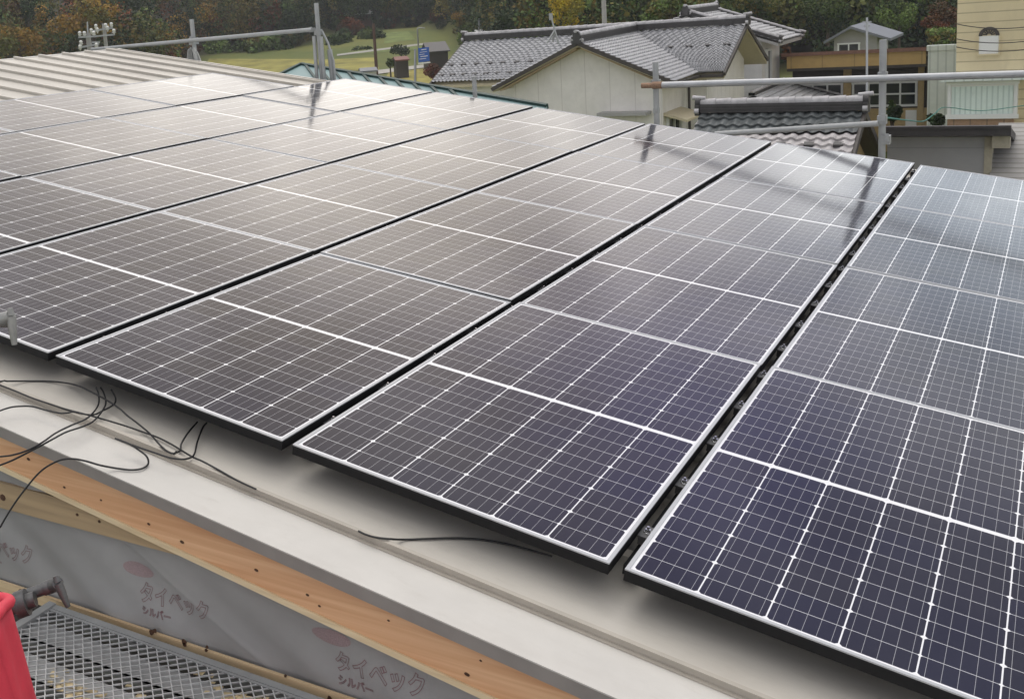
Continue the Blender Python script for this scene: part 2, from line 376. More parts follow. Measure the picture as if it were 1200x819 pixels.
M['white_paint'] = mat('white_paint', (.75, .75, .73), .5)
M['rope_green'] = mat('green_rope', (.035, .20, .17), .7)
M['wire'] = mat('wire', (.03, .03, .03), .5)
M['alu'] = mat('aluminium', (.33, .34, .35), .35, metal=.8)
M['bark'] = mat('bark', (.07, .05, .035), .9, var=.3, scale=8)
M['rust_pole'] = mat('brown_pole', (.10, .055, .04), .7, var=.2)
M['grey_roof'] = mat('far_grey_roof', (.15, .16, .18), .5, var=.15)
M['red_roof'] = mat('red_shed_roof', (.20, .085, .07), .7, var=.15)
M['asphalt'] = mat('asphalt', (.11, .11, .115), .85, var=.15)

def leaf_mat():
    mt = bpy.data.materials.new('foliage'); mt.use_nodes = True; n = mt.node_tree; b = n.nodes['Principled BSDF']
    a = N(n, 'ShaderNodeAttribute'); a.attribute_name = 'tint'
    n.links.new(a.outputs['Color'], b.inputs['Base Color']); b.inputs['Roughness'].default_value = .75
    b.inputs['Specular IOR Level'].default_value = .2
    return mt
M['leaf'] = leaf_mat()

# ------------------------------------------------------------------ ground, fields, road
def terrain():
    ds = np.concatenate([np.linspace(-60, 60, 13), np.linspace(70, 420, 71), [480, 560]])
    ts = np.linspace(-1, 1, 121); ts = np.sign(ts) * np.abs(ts) ** 1.3
    vs = []; 
    for d in ds:
        wd = 160 + max(d, 0) * 1.25
        for t in ts:
            l = t * wd; X = CAM[0] + d * FWD[0] + l * RGT[0]; Y = CAM[1] + d * FWD[1] + l * RGT[1]
            vs.append((X, Y, float(ground(np.array(X), np.array(Y)))))
    nt_ = len(ts)
    fs = [(i * nt_ + j, (i + 1) * nt_ + j, (i + 1) * nt_ + j + 1, i * nt_ + j + 1) for i in range(len(ds) - 1) for j in range(nt_ - 1)]
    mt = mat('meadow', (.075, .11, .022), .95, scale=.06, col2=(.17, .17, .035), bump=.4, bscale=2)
    n = mt.node_tree; b = n.nodes['Principled BSDF']; a_ = N(n, 'ShaderNodeAttribute'); a_.attribute_name = 'wooded_and_shade'
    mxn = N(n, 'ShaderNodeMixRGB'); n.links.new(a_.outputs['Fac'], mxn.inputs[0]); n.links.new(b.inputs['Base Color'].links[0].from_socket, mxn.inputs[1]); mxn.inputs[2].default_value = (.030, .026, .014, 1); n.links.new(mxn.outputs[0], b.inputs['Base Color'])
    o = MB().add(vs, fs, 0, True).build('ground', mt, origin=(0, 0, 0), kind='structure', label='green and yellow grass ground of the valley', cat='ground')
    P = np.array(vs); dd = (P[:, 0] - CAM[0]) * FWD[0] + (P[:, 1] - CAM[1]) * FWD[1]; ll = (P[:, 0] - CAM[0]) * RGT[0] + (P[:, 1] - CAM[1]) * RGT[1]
    wdm = np.maximum(sstep(-6, 4, dd - foot(ll / np.maximum(dd, 20))), 1 - sstep(18, 30, np.hypot(dd, ll)))  # near the house: dark soil, standing in for shade seen through the deck
    o.data.attributes.new('wooded_and_shade', 'FLOAT', 'POINT').data.foreach_set('value', wdm.astype(np.float32))
terrain()
def gz(p, off=0.0): return np.array([p[0], p[1], float(ground(np.array(p[0]), np.array(p[1]))) + off])
def on_ground(x, y, D0=60, D1=400):     # where a sight line meets the ground
    lo, hi = D0, D1
    for _ in range(50):
        md = (lo + hi) / 2; p = at(x, y, md)
        if p[2] > gz(p)[2]: lo = md
        else: hi = md
    return gz(at(x, y, lo))
def sheet(name, pxs, mt, off, **k):
    P = [on_ground(*q) for q in pxs]; n = 14
    a, b, c, d = P
    def fn(s, t):
        p = (a * (1 - s) + b * s) * (1 - t) + (d * (1 - s) + c * s) * t; return gz(p, off)
    MB().grid(fn, n, n).build(name, mt, origin=(0, 0, 0), kind='structure', **k)
paddy = mat('ripe_rice', (.27, .245, .06), .95, var=.42, scale=.22, bump=.5, bscale=3)
grassm = mat('bright_grass', (.15, .19, .05), .95, var=.35, scale=.4)
sheet('paddy_field', [(385, 84), (445, 83), (440, 68), (387, 70)], paddy, .05, label='yellow green rice field beyond the green roof', cat='field')
sheet('paddy_field', [(235, 86), (386, 86), (386, 70), (245, 69.5)], paddy, .05, label='yellow green field left of the tall scaffold pole', cat='field')
sheet('meadow', [(450, 52), (487, 47), (478, 37), (452, 39)], grassm, .05, label='small green meadow at the foot of the dark wood', cat='field')
sheet('grass_strip', [(395, 66), (505, 58), (508, 52), (420, 60)], grassm, .05, label='green grass strip along the far path', cat='field')
sheet('orchard_grass', [(445, 108), (520, 112), (505, 80), (455, 86)], mat('dry_grass', (.30, .26, .06), .95, var=.3, scale=.6), .05, label='dry yellow grass beside the tiled house', cat='field')
sheet('road', [(400, 94), (505, 79), (505, 75.5), (400, 88)], mat('road_pale', (.42, .40, .36), .9, var=.1), .09, label='pale concrete road across the valley', cat='road')
sheet('path', [(395, 66.5), (512, 52), (512, 50), (395, 64.5)], mat('path_pale', (.36, .35, .31), .9, var=.1), .09, label='pale path below the dark wood', cat='path')

# ------------------------------------------------------------------ trees
def leaf_cloud(centers, radii, n, size, cols, flat=.8):
    """quads scattered through ellipsoid clumps; returns verts, cols"""
    k = rng.choice(len(centers), n, p=np.array(radii) ** 2 / np.sum(np.array(radii) ** 2))
    d = rng.normal(size=(n, 3)); d /= np.linalg.norm(d, axis=1)[:, None]
    r = rng.uniform(.35, 1.0, n) ** .5
    c = np.array(centers)[k] + d * (np.array(radii)[k] * r)[:, None] * np.array([1, 1, flat])
    nrm = d * .8 + rng.normal(size=(n, 3)) * .7 + np.array([0, 0, .35]); nrm /= np.linalg.norm(nrm, axis=1)[:, None]
    a = np.cross(nrm, rng.normal(size=(n, 3))); a /= np.linalg.norm(a, axis=1)[:, None]; b = np.cross(nrm, a)
    s = (size * rng.uniform(.55, 1.3, n))[:, None]; e = rng.uniform(.5, 1.0, n)[:, None]
    v = np.stack([c - a * s - b * s * e * .4, c + a * s * .2 - b * s * e, c + a * s + b * s * e * .3, c - a * s * .3 + b * s * e], 1)
    ct = np.array(cols)[rng.integers(0, len(cols), len(centers))][k]      # one hue per clump
    ct = ct * rng.uniform(.8, 1.22, (n, 1)) * (1 + rng.normal(size=(n, 3)) * .05)
    return v, np.clip(ct, .004, .8)
def leaf_mesh(name, V, Cc, parent=None, origin=(0, 0, 0), **k):
    n = len(V); me = bpy.data.meshes.new(name)
    me.vertices.add(n * 4); me.vertices.foreach_set('co', (V.reshape(-1, 3) - np.array(origin)).ravel())
    me.loops.add(n * 4); me.loops.foreach_set('vertex_index', np.arange(n * 4))
    me.polygons.add(n); me.polygons.foreach_set('loop_start', np.arange(n) * 4); me.polygons.foreach_set('loop_total', np.full(n, 4))
    me.update(); me.validate()
    at_ = me.color_attributes.new('tint', 'FLOAT_COLOR', 'POINT')
    at_.data.foreach_set('color', np.concatenate([np.repeat(Cc, 4, 0), np.ones((n * 4, 1))], 1).astype(np.float32).ravel())
    me.materials.append(M['leaf'])
    o = bpy.data.objects.new(name, me); COL.objects.link(o); o.location = origin
    if parent is not None: o.parent = parent; o.location = (0, 0, 0)
    return setp(o, **k)
def crown_clumps(c, rx, rz, n=9):
    cs, rs = [], []
    for i in range(n):
        d = rng.normal(size=3); d /= np.linalg.norm(d); q = rng.uniform(.25, .75)
        cs.append(np.array(c) + d * np.array([rx, rx, rz]) * q * 1.08); rs.append(rx * rng.uniform(.18, .48))
    return cs, rs
def tree(kind, label, cat, x, y, wpx, hpx, D, cols, n=700, leaf=None, group=None):
    c = at(x, y, D); rx = wpx / 2 * D / FPX; rz = hpx / 2 * D / FPX
    g = gz(c)
    base = np.array([c[0], c[1], min(g[2], c[2] - rz * .9)])
    root = empty(kind, base, label=label, cat=cat, group=group)
    cs, rs = crown_clumps(c, rx, rz, 20)
    V, Cc = leaf_cloud(cs, rs, int(n * 3.2), leaf or max(rx * (.045 if D < 130 else .075), .09), cols, flat=max(.6, min(1.2, rz / rx)))
    leaf_mesh('crown', V, Cc, root, origin=base)
    t = MB(); h = c[2] - base[2]; r0 = max(.09, rx * .07)
    t.tube([base - np.array([0, 0, .4]), base + [0, 0, h * .5], c + [0, 0, rz * .3]], [r0 * 1.3, r0, r0 * .35], 8)
    for i in range(5):
        t.tube([base + (c - base) * rng.uniform(.55, .9), cs[i] + (c - cs[i]) * .2], [r0 * .5, r0 * .15], 6)
    local(base, t).build('trunk', M['bark'], root)
    return root
DG = [(.020, .034, .012), (.028, .045, .016), (.016, .026, .012)]
MG = [(.045, .065, .018), (.06, .08, .022), (.035, .055, .016)]
OL = [(.085, .078, .018), (.065, .07, .018), (.11, .085, .02)]
GO = [(.19, .115, .018), (.15, .09, .02), (.10, .08, .02)]
RU = [(.15, .05, .022), (.12, .055, .022), (.08, .045, .02)]
YE = [(.42, .31, .02), (.34, .27, .02), (.25, .22, .03)]
LG = [(.085, .125, .03), (.10, .14, .035), (.06, .09, .025)]
DG, MG, OL, GO, LG = [[tuple(c * 1.5 for c in q) for q in p] for p in (DG, MG, OL, GO, LG)]
def forest():
    Vs, Cs = [], []
    spots = []
    for k in range(1750):
        t = rng.uniform(-.62, 1.05) if k < 1500 else rng.uniform(-.06, .2); Db = float(foot(np.array(t)))
        q = rng.uniform(0, 1) ** 2.2; d = Db + 3 + q * 120
        spots.append((t, d, Db))
    for t, d, Db in spots:
        X = CAM[0] + d * FWD[0] + t * d * RGT[0]; Y = CAM[1] + d * FWD[1] + t * d * RGT[1]
        g = gz((X, Y)); left = t < .16
        rx = rng.uniform(2.4, 4.6); h = rng.uniform(7, 13) if not left else rng.uniform(6, 12)
        if left and t < -.02: pal = [DG, OL, GO, DG, MG, OL, MG, DG, GO, OL, MG, RU][rng.integers(0, 12)]
        elif left: pal = [DG, DG, DG, MG, OL][rng.integers(0, 5)]
        else: pal = [DG, MG, OL, DG, LG, OL][rng.integers(0, 6)]
        c = g + [0, 0, h * .46]
        cs, rs = crown_clumps(c, rx, h * .46, 11)
        nn = 620 if d < Db + 34 else 70
        V, Cc = leaf_cloud(cs, rs, nn, rx * (.05 if nn > 100 else .22), [np.array(pal[rng.integers(0, 3)]) * f_ for f_ in (.75, 1.0, 1.3)], 1.1); Vs.append(V); Cs.append(Cc * rng.uniform(.65, 1.15))
    for k in range(420):      # low scrub along the foot of the hill
        t = rng.uniform(-.62, .95); d = float(foot(np.array(t))) + rng.uniform(-3, 12)
        X = CAM[0] + d * FWD[0] + t * d * RGT[0]; Y = CAM[1] + d * FWD[1] + t * d * RGT[1]
        h = rng.uniform(1.5, 3.5); pal = [DG, MG, OL, DG, RU][rng.integers(0, 5)]
        cs, rs = crown_clumps(gz((X, Y)) + [0, 0, h * .45], h * .9, h * .45, 6)
        V, Cc = leaf_cloud(cs, rs, 240, h * .085, pal, 1.0); Vs.append(V); Cs.append(Cc * rng.uniform(.6, 1.0))
    leaf_mesh('forest', np.concatenate(Vs), np.concatenate(Cs), kind='stuff', label='mixed autumn woods covering the hillside behind the village', cat='forest')
forest()
for a in [
    ('autumn_tree', 'olive yellow tree at the left edge above the white roof ridge', 'tree', 22, 48, 66, 52, 120, OL + GO, 900),
    ('autumn_tree', 'golden brown tree rising behind the two poles with white insulators', 'tree', 108, 26, 88, 46, 125, GO + OL, 1000),
    ('autumn_tree', 'orange brown tree in the top left corner', 'tree', 10, 14, 60, 40, 150, GO + RU, 700),
    ('evergreen_tree', 'dark narrow evergreen between olive and golden trees', 'tree', 32, 16, 26, 44, 135, DG, 500),
    ('autumn_tree', 'olive tree right of the insulator poles', 'tree', 165, 40, 56, 50, 140, OL + MG, 700),
    ('autumn_tree', 'rust brown tree behind the far left scaffold rail', 'tree', 276, 14, 56, 40, 200, RU + OL, 700),
    ('round_tree', 'round pale green tree left of the pole bundle', 'tree', 330, 20, 38, 40, 198, LG + MG, 600),
    ('autumn_tree', 'yellow orange bush just left of the tallest scaffold pole', 'tree', 349, 30, 32, 28, 195, GO + OL, 400),
    ('shrub', 'low green shrub beneath the left rail', 'shrub', 256, 58, 44, 26, 188, MG + LG, 500),
    ('shrub', 'wide green hedge shrub above the yellow field', 'shrub', 308, 56, 72, 24, 187, MG + LG, 600),
    ('round_tree', 'dark green bushy tree right of the scaffold pole bundle', 'tree', 397, 52, 48, 42, 188, MG + DG, 700),
    ('autumn_tree', 'reddish tree under the pale roofed shed', 'tree', 412, 32, 38, 34, 200, RU, 500),
    ('evergreen_tree', 'dark tree above the far path left of the meadow', 'tree', 434, 46, 44, 36, 192, DG + MG, 600),
    ('autumn_tree', 'small orange tree above the white cabin', 'tree', 538, 20, 18, 26, 165, GO, 400),
    ('round_tree', 'small green tree left of the white cabin', 'tree', 545, 42, 28, 30, 150, MG + LG, 500),
    ('evergreen_tree', 'big dark domed tree behind the tiled ridge', 'tree', 612, 30, 76, 50, 105, DG + MG, 1300),
    ('shrub', 'light green bush behind the tiled ridge', 'shrub', 618, 44, 40, 16, 85, LG, 500),
    ('ginkgo_tree', 'bright yellow tree behind the roof antenna', 'tree', 664, 12, 42, 66, 90, YE, 1100),
    ('evergreen_tree', 'dark evergreen left of the bright yellow tree', 'tree', 634, 2, 26, 44, 100, DG, 500),
    ('evergreen_tree', 'dark evergreen behind the concrete utility pole', 'tree', 722, 12, 46, 60, 95, DG + MG, 900),
    ('bamboo_clump', 'olive yellow leafy clump behind the far tiled ridge', 'tree', 792, 8, 84, 46, 88, OL + LG, 1300),
    ('evergreen_tree', 'mid green tree above the tiled gable', 'tree', 888, 4, 60, 50, 90, MG + OL, 900),
    ('evergreen_tree', 'dark green tree above the small grey house', 'tree', 970, 14, 60, 60, 88, DG + MG, 1000),
    ('evergreen_tree', 'bright green conifer left of the red tree', 'tree', 1054, 20, 44, 62, 86, MG + LG, 900),
    ('autumn_tree', 'reddish brown tree beside the tan sided building', 'tree', 1100, 22, 52, 36, 82, RU, 800),
    ('shrub', 'yellow green bush at the foot of the reddish tree', 'shrub', 1104, 43, 46, 18, 78, OL + LG, 500),
    ('shrub', 'red brown hedge beside the blue road sign', 'shrub', 508, 84, 20, 22, 110, [(.16, .05, .035), (.11, .05, .03)], 500),
    ('shrub', 'dark rounded bush at the right end of the far path', 'shrub', 470, 60, 26, 14, 160, DG, 300),
    ('shrub', 'dark bush beside the brown pole above the rice field', 'shrub', 425, 62, 40, 14, 178, DG + MG, 400),
    ('shrub', 'small green bush in front of the red roofed shed', 'shrub', 457, 74, 14, 14, 128, MG, 250),
]: tree(*a[:9], n=a[9])

# ------------------------------------------------------------------ our house: roof, rake, wrapped wall
H0 = np.array([0, 0, -6.0])
house = empty('metal_roofed_house', H0, label='house under construction with cream standing seam roof carrying the solar panels', cat='house')
def hb(mb, name, mt, parent=None, **k):
    return local(H0, mb).build(name, mt, house if parent is None else parent, **k)
UL, UR, VN, VF, HR = -9.06, 2.6, -.365, 7.42, -.12
RIBS = [.25 + .363 * k for k in range(20)]
mb = MB().rbox(UL, UR, VN + .19, VF - .17, HR - .04, HR)
for v in RIBS:
    mb.rbox(UL - .012, UR, v - .011, v + .011, HR, HR + .026)
    mb.rbox(UL - .012, UR, v - .017, v + .017, HR + .018, HR + .029)
roof = hb(mb, 'roof', M['roof_metal'])
for v0, v1 in ((VN, VN + .188), (VF - .168, VF)):
    hb(MB().rbox(UL, UR, v0, v1, HR - .005, HR - .001), 'verge_flashing', M['flashing'], roof)
for v in (VN + .19, VF - .19):
    mb = MB().rbox(UL, UR, v, v + .009, HR - .0008, HR + .021).rbox(UL, UR, v - .003, v + .012, HR + .0212, HR + .0245).rbox(UL, UR, v - .012, v - .0002, HR - .0008, HR + .004)
    hb(mb, 'verge_trim', M['trim_metal'], roof)
for v0 in (VN, VF - .006):
    hb(MB().rbox(UL, UR, v0, v0 + .006, HR - .044, HR - .0052), 'drip_edge', M['drip'], roof)
mb = MB().rbox(UL - .05, UL - .002, VN, VF, HR - .06, HR + .004)
hb(mb, 'ridge_cap', M['flashing'], roof)
# rake board with knots, pale strip under it
mb = MB().hexa([rp(u, v, h) for h in (-.292, -.140) for u, v in ((UL, VN + .028), (UR, VN + .028), (UR, VN + .052), (UL, VN + .052))])
kn = [(33, 538), (75, 571), (118, 586), (174, 614), (213, 635), (360, 697), (374, 710), (547, 790), (563, 774), (300, 668), (455, 727)]
for x, y in kn:
    p = atY(x, y, VN + .026); a = rng.uniform(.0022, .0055)
    mb.prism([p + UW * a * 1.7 * math.cos(t) + np.array([0, 0, 1]) * a * math.sin(t) for t in np.linspace(0, 2 * math.pi, 9)[:-1]], (0, .004, 0), 1)
rake = hb(mb, 'rake_board', [M['rake_wood'], M['knot']])
hb(MB().rbox(UL, UR, VN + .022, VN + .05, -.312, -.293), 'edge_strip', M['pale_wood'], rake)
WY = VN + .058
def wrapfn(s, t):
    x = -9.0 + s * 11.0; z0 = rp(x, 0, -.30)[2]; z1 = -.455
    z = z0 * (1 - t) + z1 * t
    q = x * .9 + z * 1.5
    dy = .0055 * math.sin(q * 9 + 1.3 * math.sin(x * 3.1)) + .0035 * math.sin(q * 21 + x * 2) + .003 * math.sin(x * 5.3 - z * 8)
    dy += .0035 * math.exp(-((x + z * 2.3 + .98 + .02 * math.sin(z * 30)) / .018) ** 2) + .003 * math.exp(-((x + z * 1.9 + 1.85) / .02) ** 2)
    return np.array([x, WY + .004 - dy - .0, z])
wrap = hb(MB().grid(wrapfn, 680, 60), 'house_wrap', M['wrap'], fix=False)
mb = MB()
mb.hexa([(-9.2, WY + .02, -6), (2.4, WY + .02, -6), (2.4, 7.25, -6), (-9.2, 7.25, -6), (-9.0, WY + .02, 1.15), (2.4, WY + .02, -.66), (2.4, 7.25, -.66), (-9.0, 7.25, 1.15)])
hb(mb, 'wall', M['sheath_shade'])
# boards: the upper one under the rake at the left, the lower one along the scaffold
mb = MB().hexa([(-8.9, WY - .014, -.241), (-1.2, WY - .014, -.118), (-1.2, WY - .001, -.118), (-8.9, WY - .001, -.241), (-8.9, WY - .014, -.068), (-1.2, WY - .014, -.030), (-1.2, WY - .001, -.030), (-8.9, WY - .001, -.068)])
for x, y in ((90, 603), (116, 611), (3, 583)):
    p = atY(x, y, WY - .016); a = .006 if x > 10 else .014
    mb.prism([p + np.array([a * math.cos(t), 0, a * .9 * math.sin(t)]) for t in np.linspace(0, 2 * math.pi, 9)[:-1]], (0, .004, 0), 1)
hb(mb, 'upper_batten', [M['old_wood'], M['knot']])
mb = MB().hexa([(-8.9, WY - .018, -.503), (1.2, WY - .018, -.455), (1.2, WY - .008, -.455), (-8.9, WY - .008, -.503), (-8.9, WY - .018, -.489), (1.2, WY - .018, -.400), (1.2, WY - .008, -.400), (-8.9, WY - .008, -.489)])
for x, y, a in ((24, 693, .010), (177, 741, .009), (181, 739, .007), (215, 752, .009), (216, 755, .007), (242, 758, .005), (241, 762, .005), (334, 792, .004), (386, 818, .008)):
    p = atY(x, y, WY - .020)
    mb.prism([p + np.array([a * (1 + .3 * math.sin(3 * t + x)) * math.cos(t), 0, a * math.sin(t)]) for t in np.linspace(0, 2 * math.pi, 10)[:-1]], (0, .004, 0), 1)
hb(mb, 'lower_batten', [M['low_wood'], M['knot']])
# printed lettering on the wrap: outlined glyphs
def text_mesh(body, size, bev, shear=0.0, off=0.0, fill=False):
    cu = bpy.data.curves.new('t', 'FONT'); cu.body = body; cu.size = size; cu.fill_mode = 'FRONT' if fill else 'NONE'
    cu.bevel_depth = bev; cu.bevel_resolution = 0; cu.offset = off; cu.shear = shear; cu.resolution_u = 3
    o = bpy.data.objects.new('t', cu); COL.objects.link(o)
    dg = bpy.context.evaluated_depsgraph_get(); me = bpy.data.meshes.new_from_object(o.evaluated_get(dg))
    v = np.array([q.co[:] for q in me.vertices]); f = [tuple(p.vertices) for p in me.polygons]
    bpy.data.objects.remove(o); return v, f
def print_on_wall(mb, body, p0, p1, size_z, bev, off=0.0, mt=0):
    v, f = text_mesh(body, 1.0, bev / size_z, off=off)
    x0_, x1_ = v[:, 0].min(), v[:, 0].max(); y0_, y1_ = v[:, 1].min(), v[:, 1].max()
    d = np.array(p1) - np.array(p0)
    q = np.array([np.array(p0) + d * ((a - x0_) / (x1_ - x0_)) + np.array([0, 0, 1]) * ((b - y0_) / (y1_ - y0_)) * size_z for a, b, _ in v])
    # hug the wrinkled sheet
    for i in range(len(q)):
        z0 = rp(q[i, 0], 0, -.30)[2]; t = (z0 - q[i, 2]) / (z0 + .455); s = (q[i, 0] + 9.0) / 11.0
        q[i, 1] = wrapfn(s, t)[1] - .0012 - abs(v[i, 2]) * 0.0
    mb.add(q, f, mt)
for dx, dz in ((0, 0), (.765, -.020), (-.83, -.005), (-1.62, .0), (-2.42, .01)):
    mb = MB(); x = -1.545 + dx; z = -.338 + dz
    print_on_wall(mb, 'タイベック', (x, WY, z), (x + .295, WY, z + .002), .072, .0011, off=.022)
    print_on_wall(mb, 'シルバー', (x + .005, WY, z - .040), (x + .125, WY, z - .040), .032, .0009, off=.01)
    cx_, cz_ = x - .005, z + .108
    def ell(s, t): 
        X_ = cx_ + .068 * s * math.cos(2 * math.pi * t); Z_ = cz_ + .024 * s * math.sin(2 * math.pi * t); z0 = rp(X_, 0, -.30)[2]
        return np.array([X_, wrapfn((X_ + 9.0) / 11.0, (z0 - Z_) / (z0 + .455))[1] - .0012, Z_])
    mb.grid(ell, 4, 28, mat=1)
    hb(mb, 'printed_lettering', [M['ink'], M['ink_red']], wrap, fix=False)

# ------------------------------------------------------------------ solar panels
PITCH_U, PITCH_V, PW, PL, FT = 1.0821, 1.755, 1.040, 1.752, .035
ORD = ['first', 'second', 'third', 'fourth', 'fifth', 'sixth', 'seventh', 'eighth', 'ninth', 'tenth', 'eleventh', 'twelfth', 'thirteenth', 'fourteenth', 'fifteenth', 'sixteenth', 'seventeenth', 'eighteenth', 'nineteenth', 'twentieth']
ROWS = ['row along the near roof edge', 'second row from the near edge', 'third row from the near edge', 'farthest row at the back']
def vis(p, mg=20):
    X = WC.T @ (np.array(p) - CAM)
    if X[2] < .1: return False
    x, y = CX + FPX * X[0] / X[2], CY + FPX * X[1] / X[2]; return -mg < x < 1200 + mg and -mg < y < 819 + mg
proto = empty('solar_panel')
fr = MB(); lip = .0105
for a, b in (((0, 0), (PW, lip)), ((0, PL - lip), (PW, PL)), ((0, lip), (lip, PL - lip)), ((PW - lip, lip), (PW, PL - lip))):
    fr.box((*a, -.004), (*b, 0), 1)
th = .0025
for a, b in (((0, 0), (PW, th)), ((0, PL - th), (PW, PL)), ((0, th), (th, PL - th)), ((PW - th, th), (PW, PL - th))):
    fr.box((*a, -FT), (*b, -.0042), 0)
for a, b in (((th, th), (PW - th, .03)), ((th, PL - .03), (PW - th, PL - th)), ((th, .03), (.03, PL - .03)), ((PW - .03, .03), (PW - th, PL - .03))):
    fr.box((*a, -FT), (*b, -FT + .002), 0)
fr.build('frame', [M['black_frame'], M['frame_top']], proto)
gl = MB().box((lip, lip, -.008), (PW - lip, PL - lip, -.0025))
gl.build('glass', M['glass'], proto)
COLN = ['first', 'second from the right', 'third from the right', 'fourth from the right', 'fifth from the right', 'sixth from the right']
COLN[0] = 'rightmost'
first = True
for k in range(7):
    for r in range(4):
        if k == 6 and r == 3: continue
        u0, v0 = -PITCH_U * k - .017, PITCH_V * r - .018 + (PITCH_V / 2 if k == 6 else 0)
        if not any(vis(rp(u0 + a * PW, v0 + b * PL)) for a in np.linspace(0, 1, 7) for b in np.linspace(0, 1, 7)): continue
        o = proto if first else copy_tree(proto); first = False
        o.location = rp(u0 + rng.normal() * .0008, v0, rng.normal() * .0006)
        o.rotation_euler = (rng.normal() * .0014, PITCH + rng.normal() * .0014, rng.normal() * .0004)
        setp(o, 'dark solar panel, %s column, %s' % (COLN[k] if k < 6 else 'leftmost', ROWS[r] if k < 6 else ('nearest of its three', 'middle of its three', 'farthest of its three')[r]), 'solar panel', 'solar panels on the metal roof')
for k in range(6):  # black rails added to darken the gaps, in place of shade between columns
    uc = -PITCH_U * k - .017 - .021
    rb = MB().rbox(uc - .0155, uc + .0155, (.10 if k < 5 else .95), (7.02 if k < 5 else 6.12), HR + .0295, -.063)
    rb.build('gap_shade_rail', M['black_frame'], label='long black rail added to darken the %s gap from the right between panels' % ORD[k], cat='shade rail', group='black rails darkening the solar panel gaps')
# clamps on the seams, in the gaps between the columns
cl = empty('panel_clamp')
c_ = MB().box((-.0195, -.020, -.0625), (.0195, .020, -.032)).box((-.0195, -.034, -.034), (.0195, .034, -.028))
c_.build('bracket', M['dark_iron'], cl)
b_ = MB().lathe((0, 0, -.028), [(0, .0), (.0125, 0), (.0125, .002), (.0085, .0021), (.0085, .0), ], 14)
b_.tube([(0, 0, -.026), (0, 0, -.018)], .0082, 6, smooth=False).tube([(0, 0, -.018), (0, 0, -.010)], .004, 8)
b_.build('bolt', M['bolt'], cl)
first = True
for k in range(6):
    for i, v in enumerate(RIBS[:20]):
        if v > (6.1 if k == 5 else 7.0) or (k == 5 and v < .9): continue
        uc = -PITCH_U * k - .017 - .021
        if not vis(rp(uc, v, -.03), 0): continue
        o = cl if first else copy_tree(cl); first = False
        o.location = rp(uc, v, 0); o.rotation_euler = (0, PITCH, 0)
        setp(o, 'bolted metal clamp, %s from the near edge in the %s gap from the right' % (ORD[i], ORD[k]), 'clamp', 'clamps in the gaps between solar panels')

# ------------------------------------------------------------------ cables
def cat(pts, n=8):
    P = [np.array(p, float) for p in pts]; P = [2 * P[0] - P[1]] + P + [2 * P[-1] - P[-2]]; o = []
    for i in range(1, len(P) - 2):
        for t in np.linspace(0, 1, n, endpoint=False):
            a, b, c, d = P[i - 1:i + 3]
            o.append(.5 * ((2 * b) + (c - a) * t + (2 * a - 5 * b + 4 * c - d) * t * t + (3 * b - a - 3 * c + d) * t ** 3))
    o.append(P[-2]); return o
def cable(name, pxs, label, hs=None, r=.0032, div=4, ox=0, oy=400):
    pts = []
    for i, (x, y) in enumerate(pxs):
        X, Y = ox + x / div, oy + y / div; h = HR + .006 + (hs[i] if hs else 0)
        p = roofpt(X, Y, h)
        if VN + .135 < p[1] < VN + .245: p = roofpt(X, Y, max(h, HR + .0285))
        if p[1] < VN + .01: p = atY(X, Y, VN - .012 - .35 * (VN - p[1]))
        pts.append(p)
    P = cat(pts, 10)
    for q in P:
        hh = q @ NW
        if VN + .178 < q[1] < VN + .212 and hh < HR + .0275: q += NW * (HR + .0275 - hh)
    MB().tube(P, r, 8).build(name, M['cable'], label=label, cat='cable', group='black cables lying along the roof edge')
cable('cable', [(-60, 186), (0, 187), (120, 186), (230, 187), (310, 195), (370, 210), (430, 238), (500, 275), (560, 315), (600, 350), (650, 388), (700, 430), (740, 475), (780, 512), (815, 525), (845, 510), (850, 480), (880, 430), (925, 378)], 'black cable curving from the left edge to the trim and up under a panel', [0, 0, 0, 0, .01, .03, .035, .03, .025, .02, .015, .01, .005, .0, .0, .0, .01, .02, .03])
cable('cable', [(-40, 190), (0, 205), (70, 232), (150, 265), (230, 292), (300, 315), (380, 336), (450, 355), (530, 378), (600, 400), (680, 428), (740, 450), (800, 480), (850, 510), (900, 540), (950, 562), (1030, 605), (1110, 650), (1200, 692)], 'long straight black cable running diagonally across the other cables to the trim', [0, 0, .005, .005, .01, .012, .016, .016, .012, .01, .006, .004, .004, .004, .008, .0, 0, 0, 0])
cable('cable', [(-40, 345), (0, 325), (50, 309), (95, 304), (150, 305), (215, 322), (280, 336), (320, 334), (350, 330), (400, 342), (445, 342), (480, 325), (515, 308), (538, 290), (540, 262), (520, 225)], 'wavy black cable low on the left that climbs under the panel corner', [.03, .03, .03, .03, .03, .03, .034, .034, .034, .03, .02, .02, .02, .02, .03, .05])
cable('cable', [(-60, 545), (0, 540), (60, 532), (130, 510), (200, 472), (260, 430), (330, 395), (400, 365), (440, 330), (462, 292), (462, 250), (450, 215)], 'upper of the two black cables hanging side by side over the wooden rake board', [.03, .03, .03, .03, .03, .03, .034, .034, .03, .02, .03, .05])
cable('cable', [(-60, 602), (0, 580), (60, 556), (120, 526), (180, 495), (240, 462), (310, 425), (390, 398), (440, 372), (480, 325), (496, 285), (485, 240), (470, 215)], 'lower of the two black cables hanging side by side over the wooden rake board', [.03, .03, .03, .03, .03, .035, .04, .04, .03, .025, .02, .03, .05])
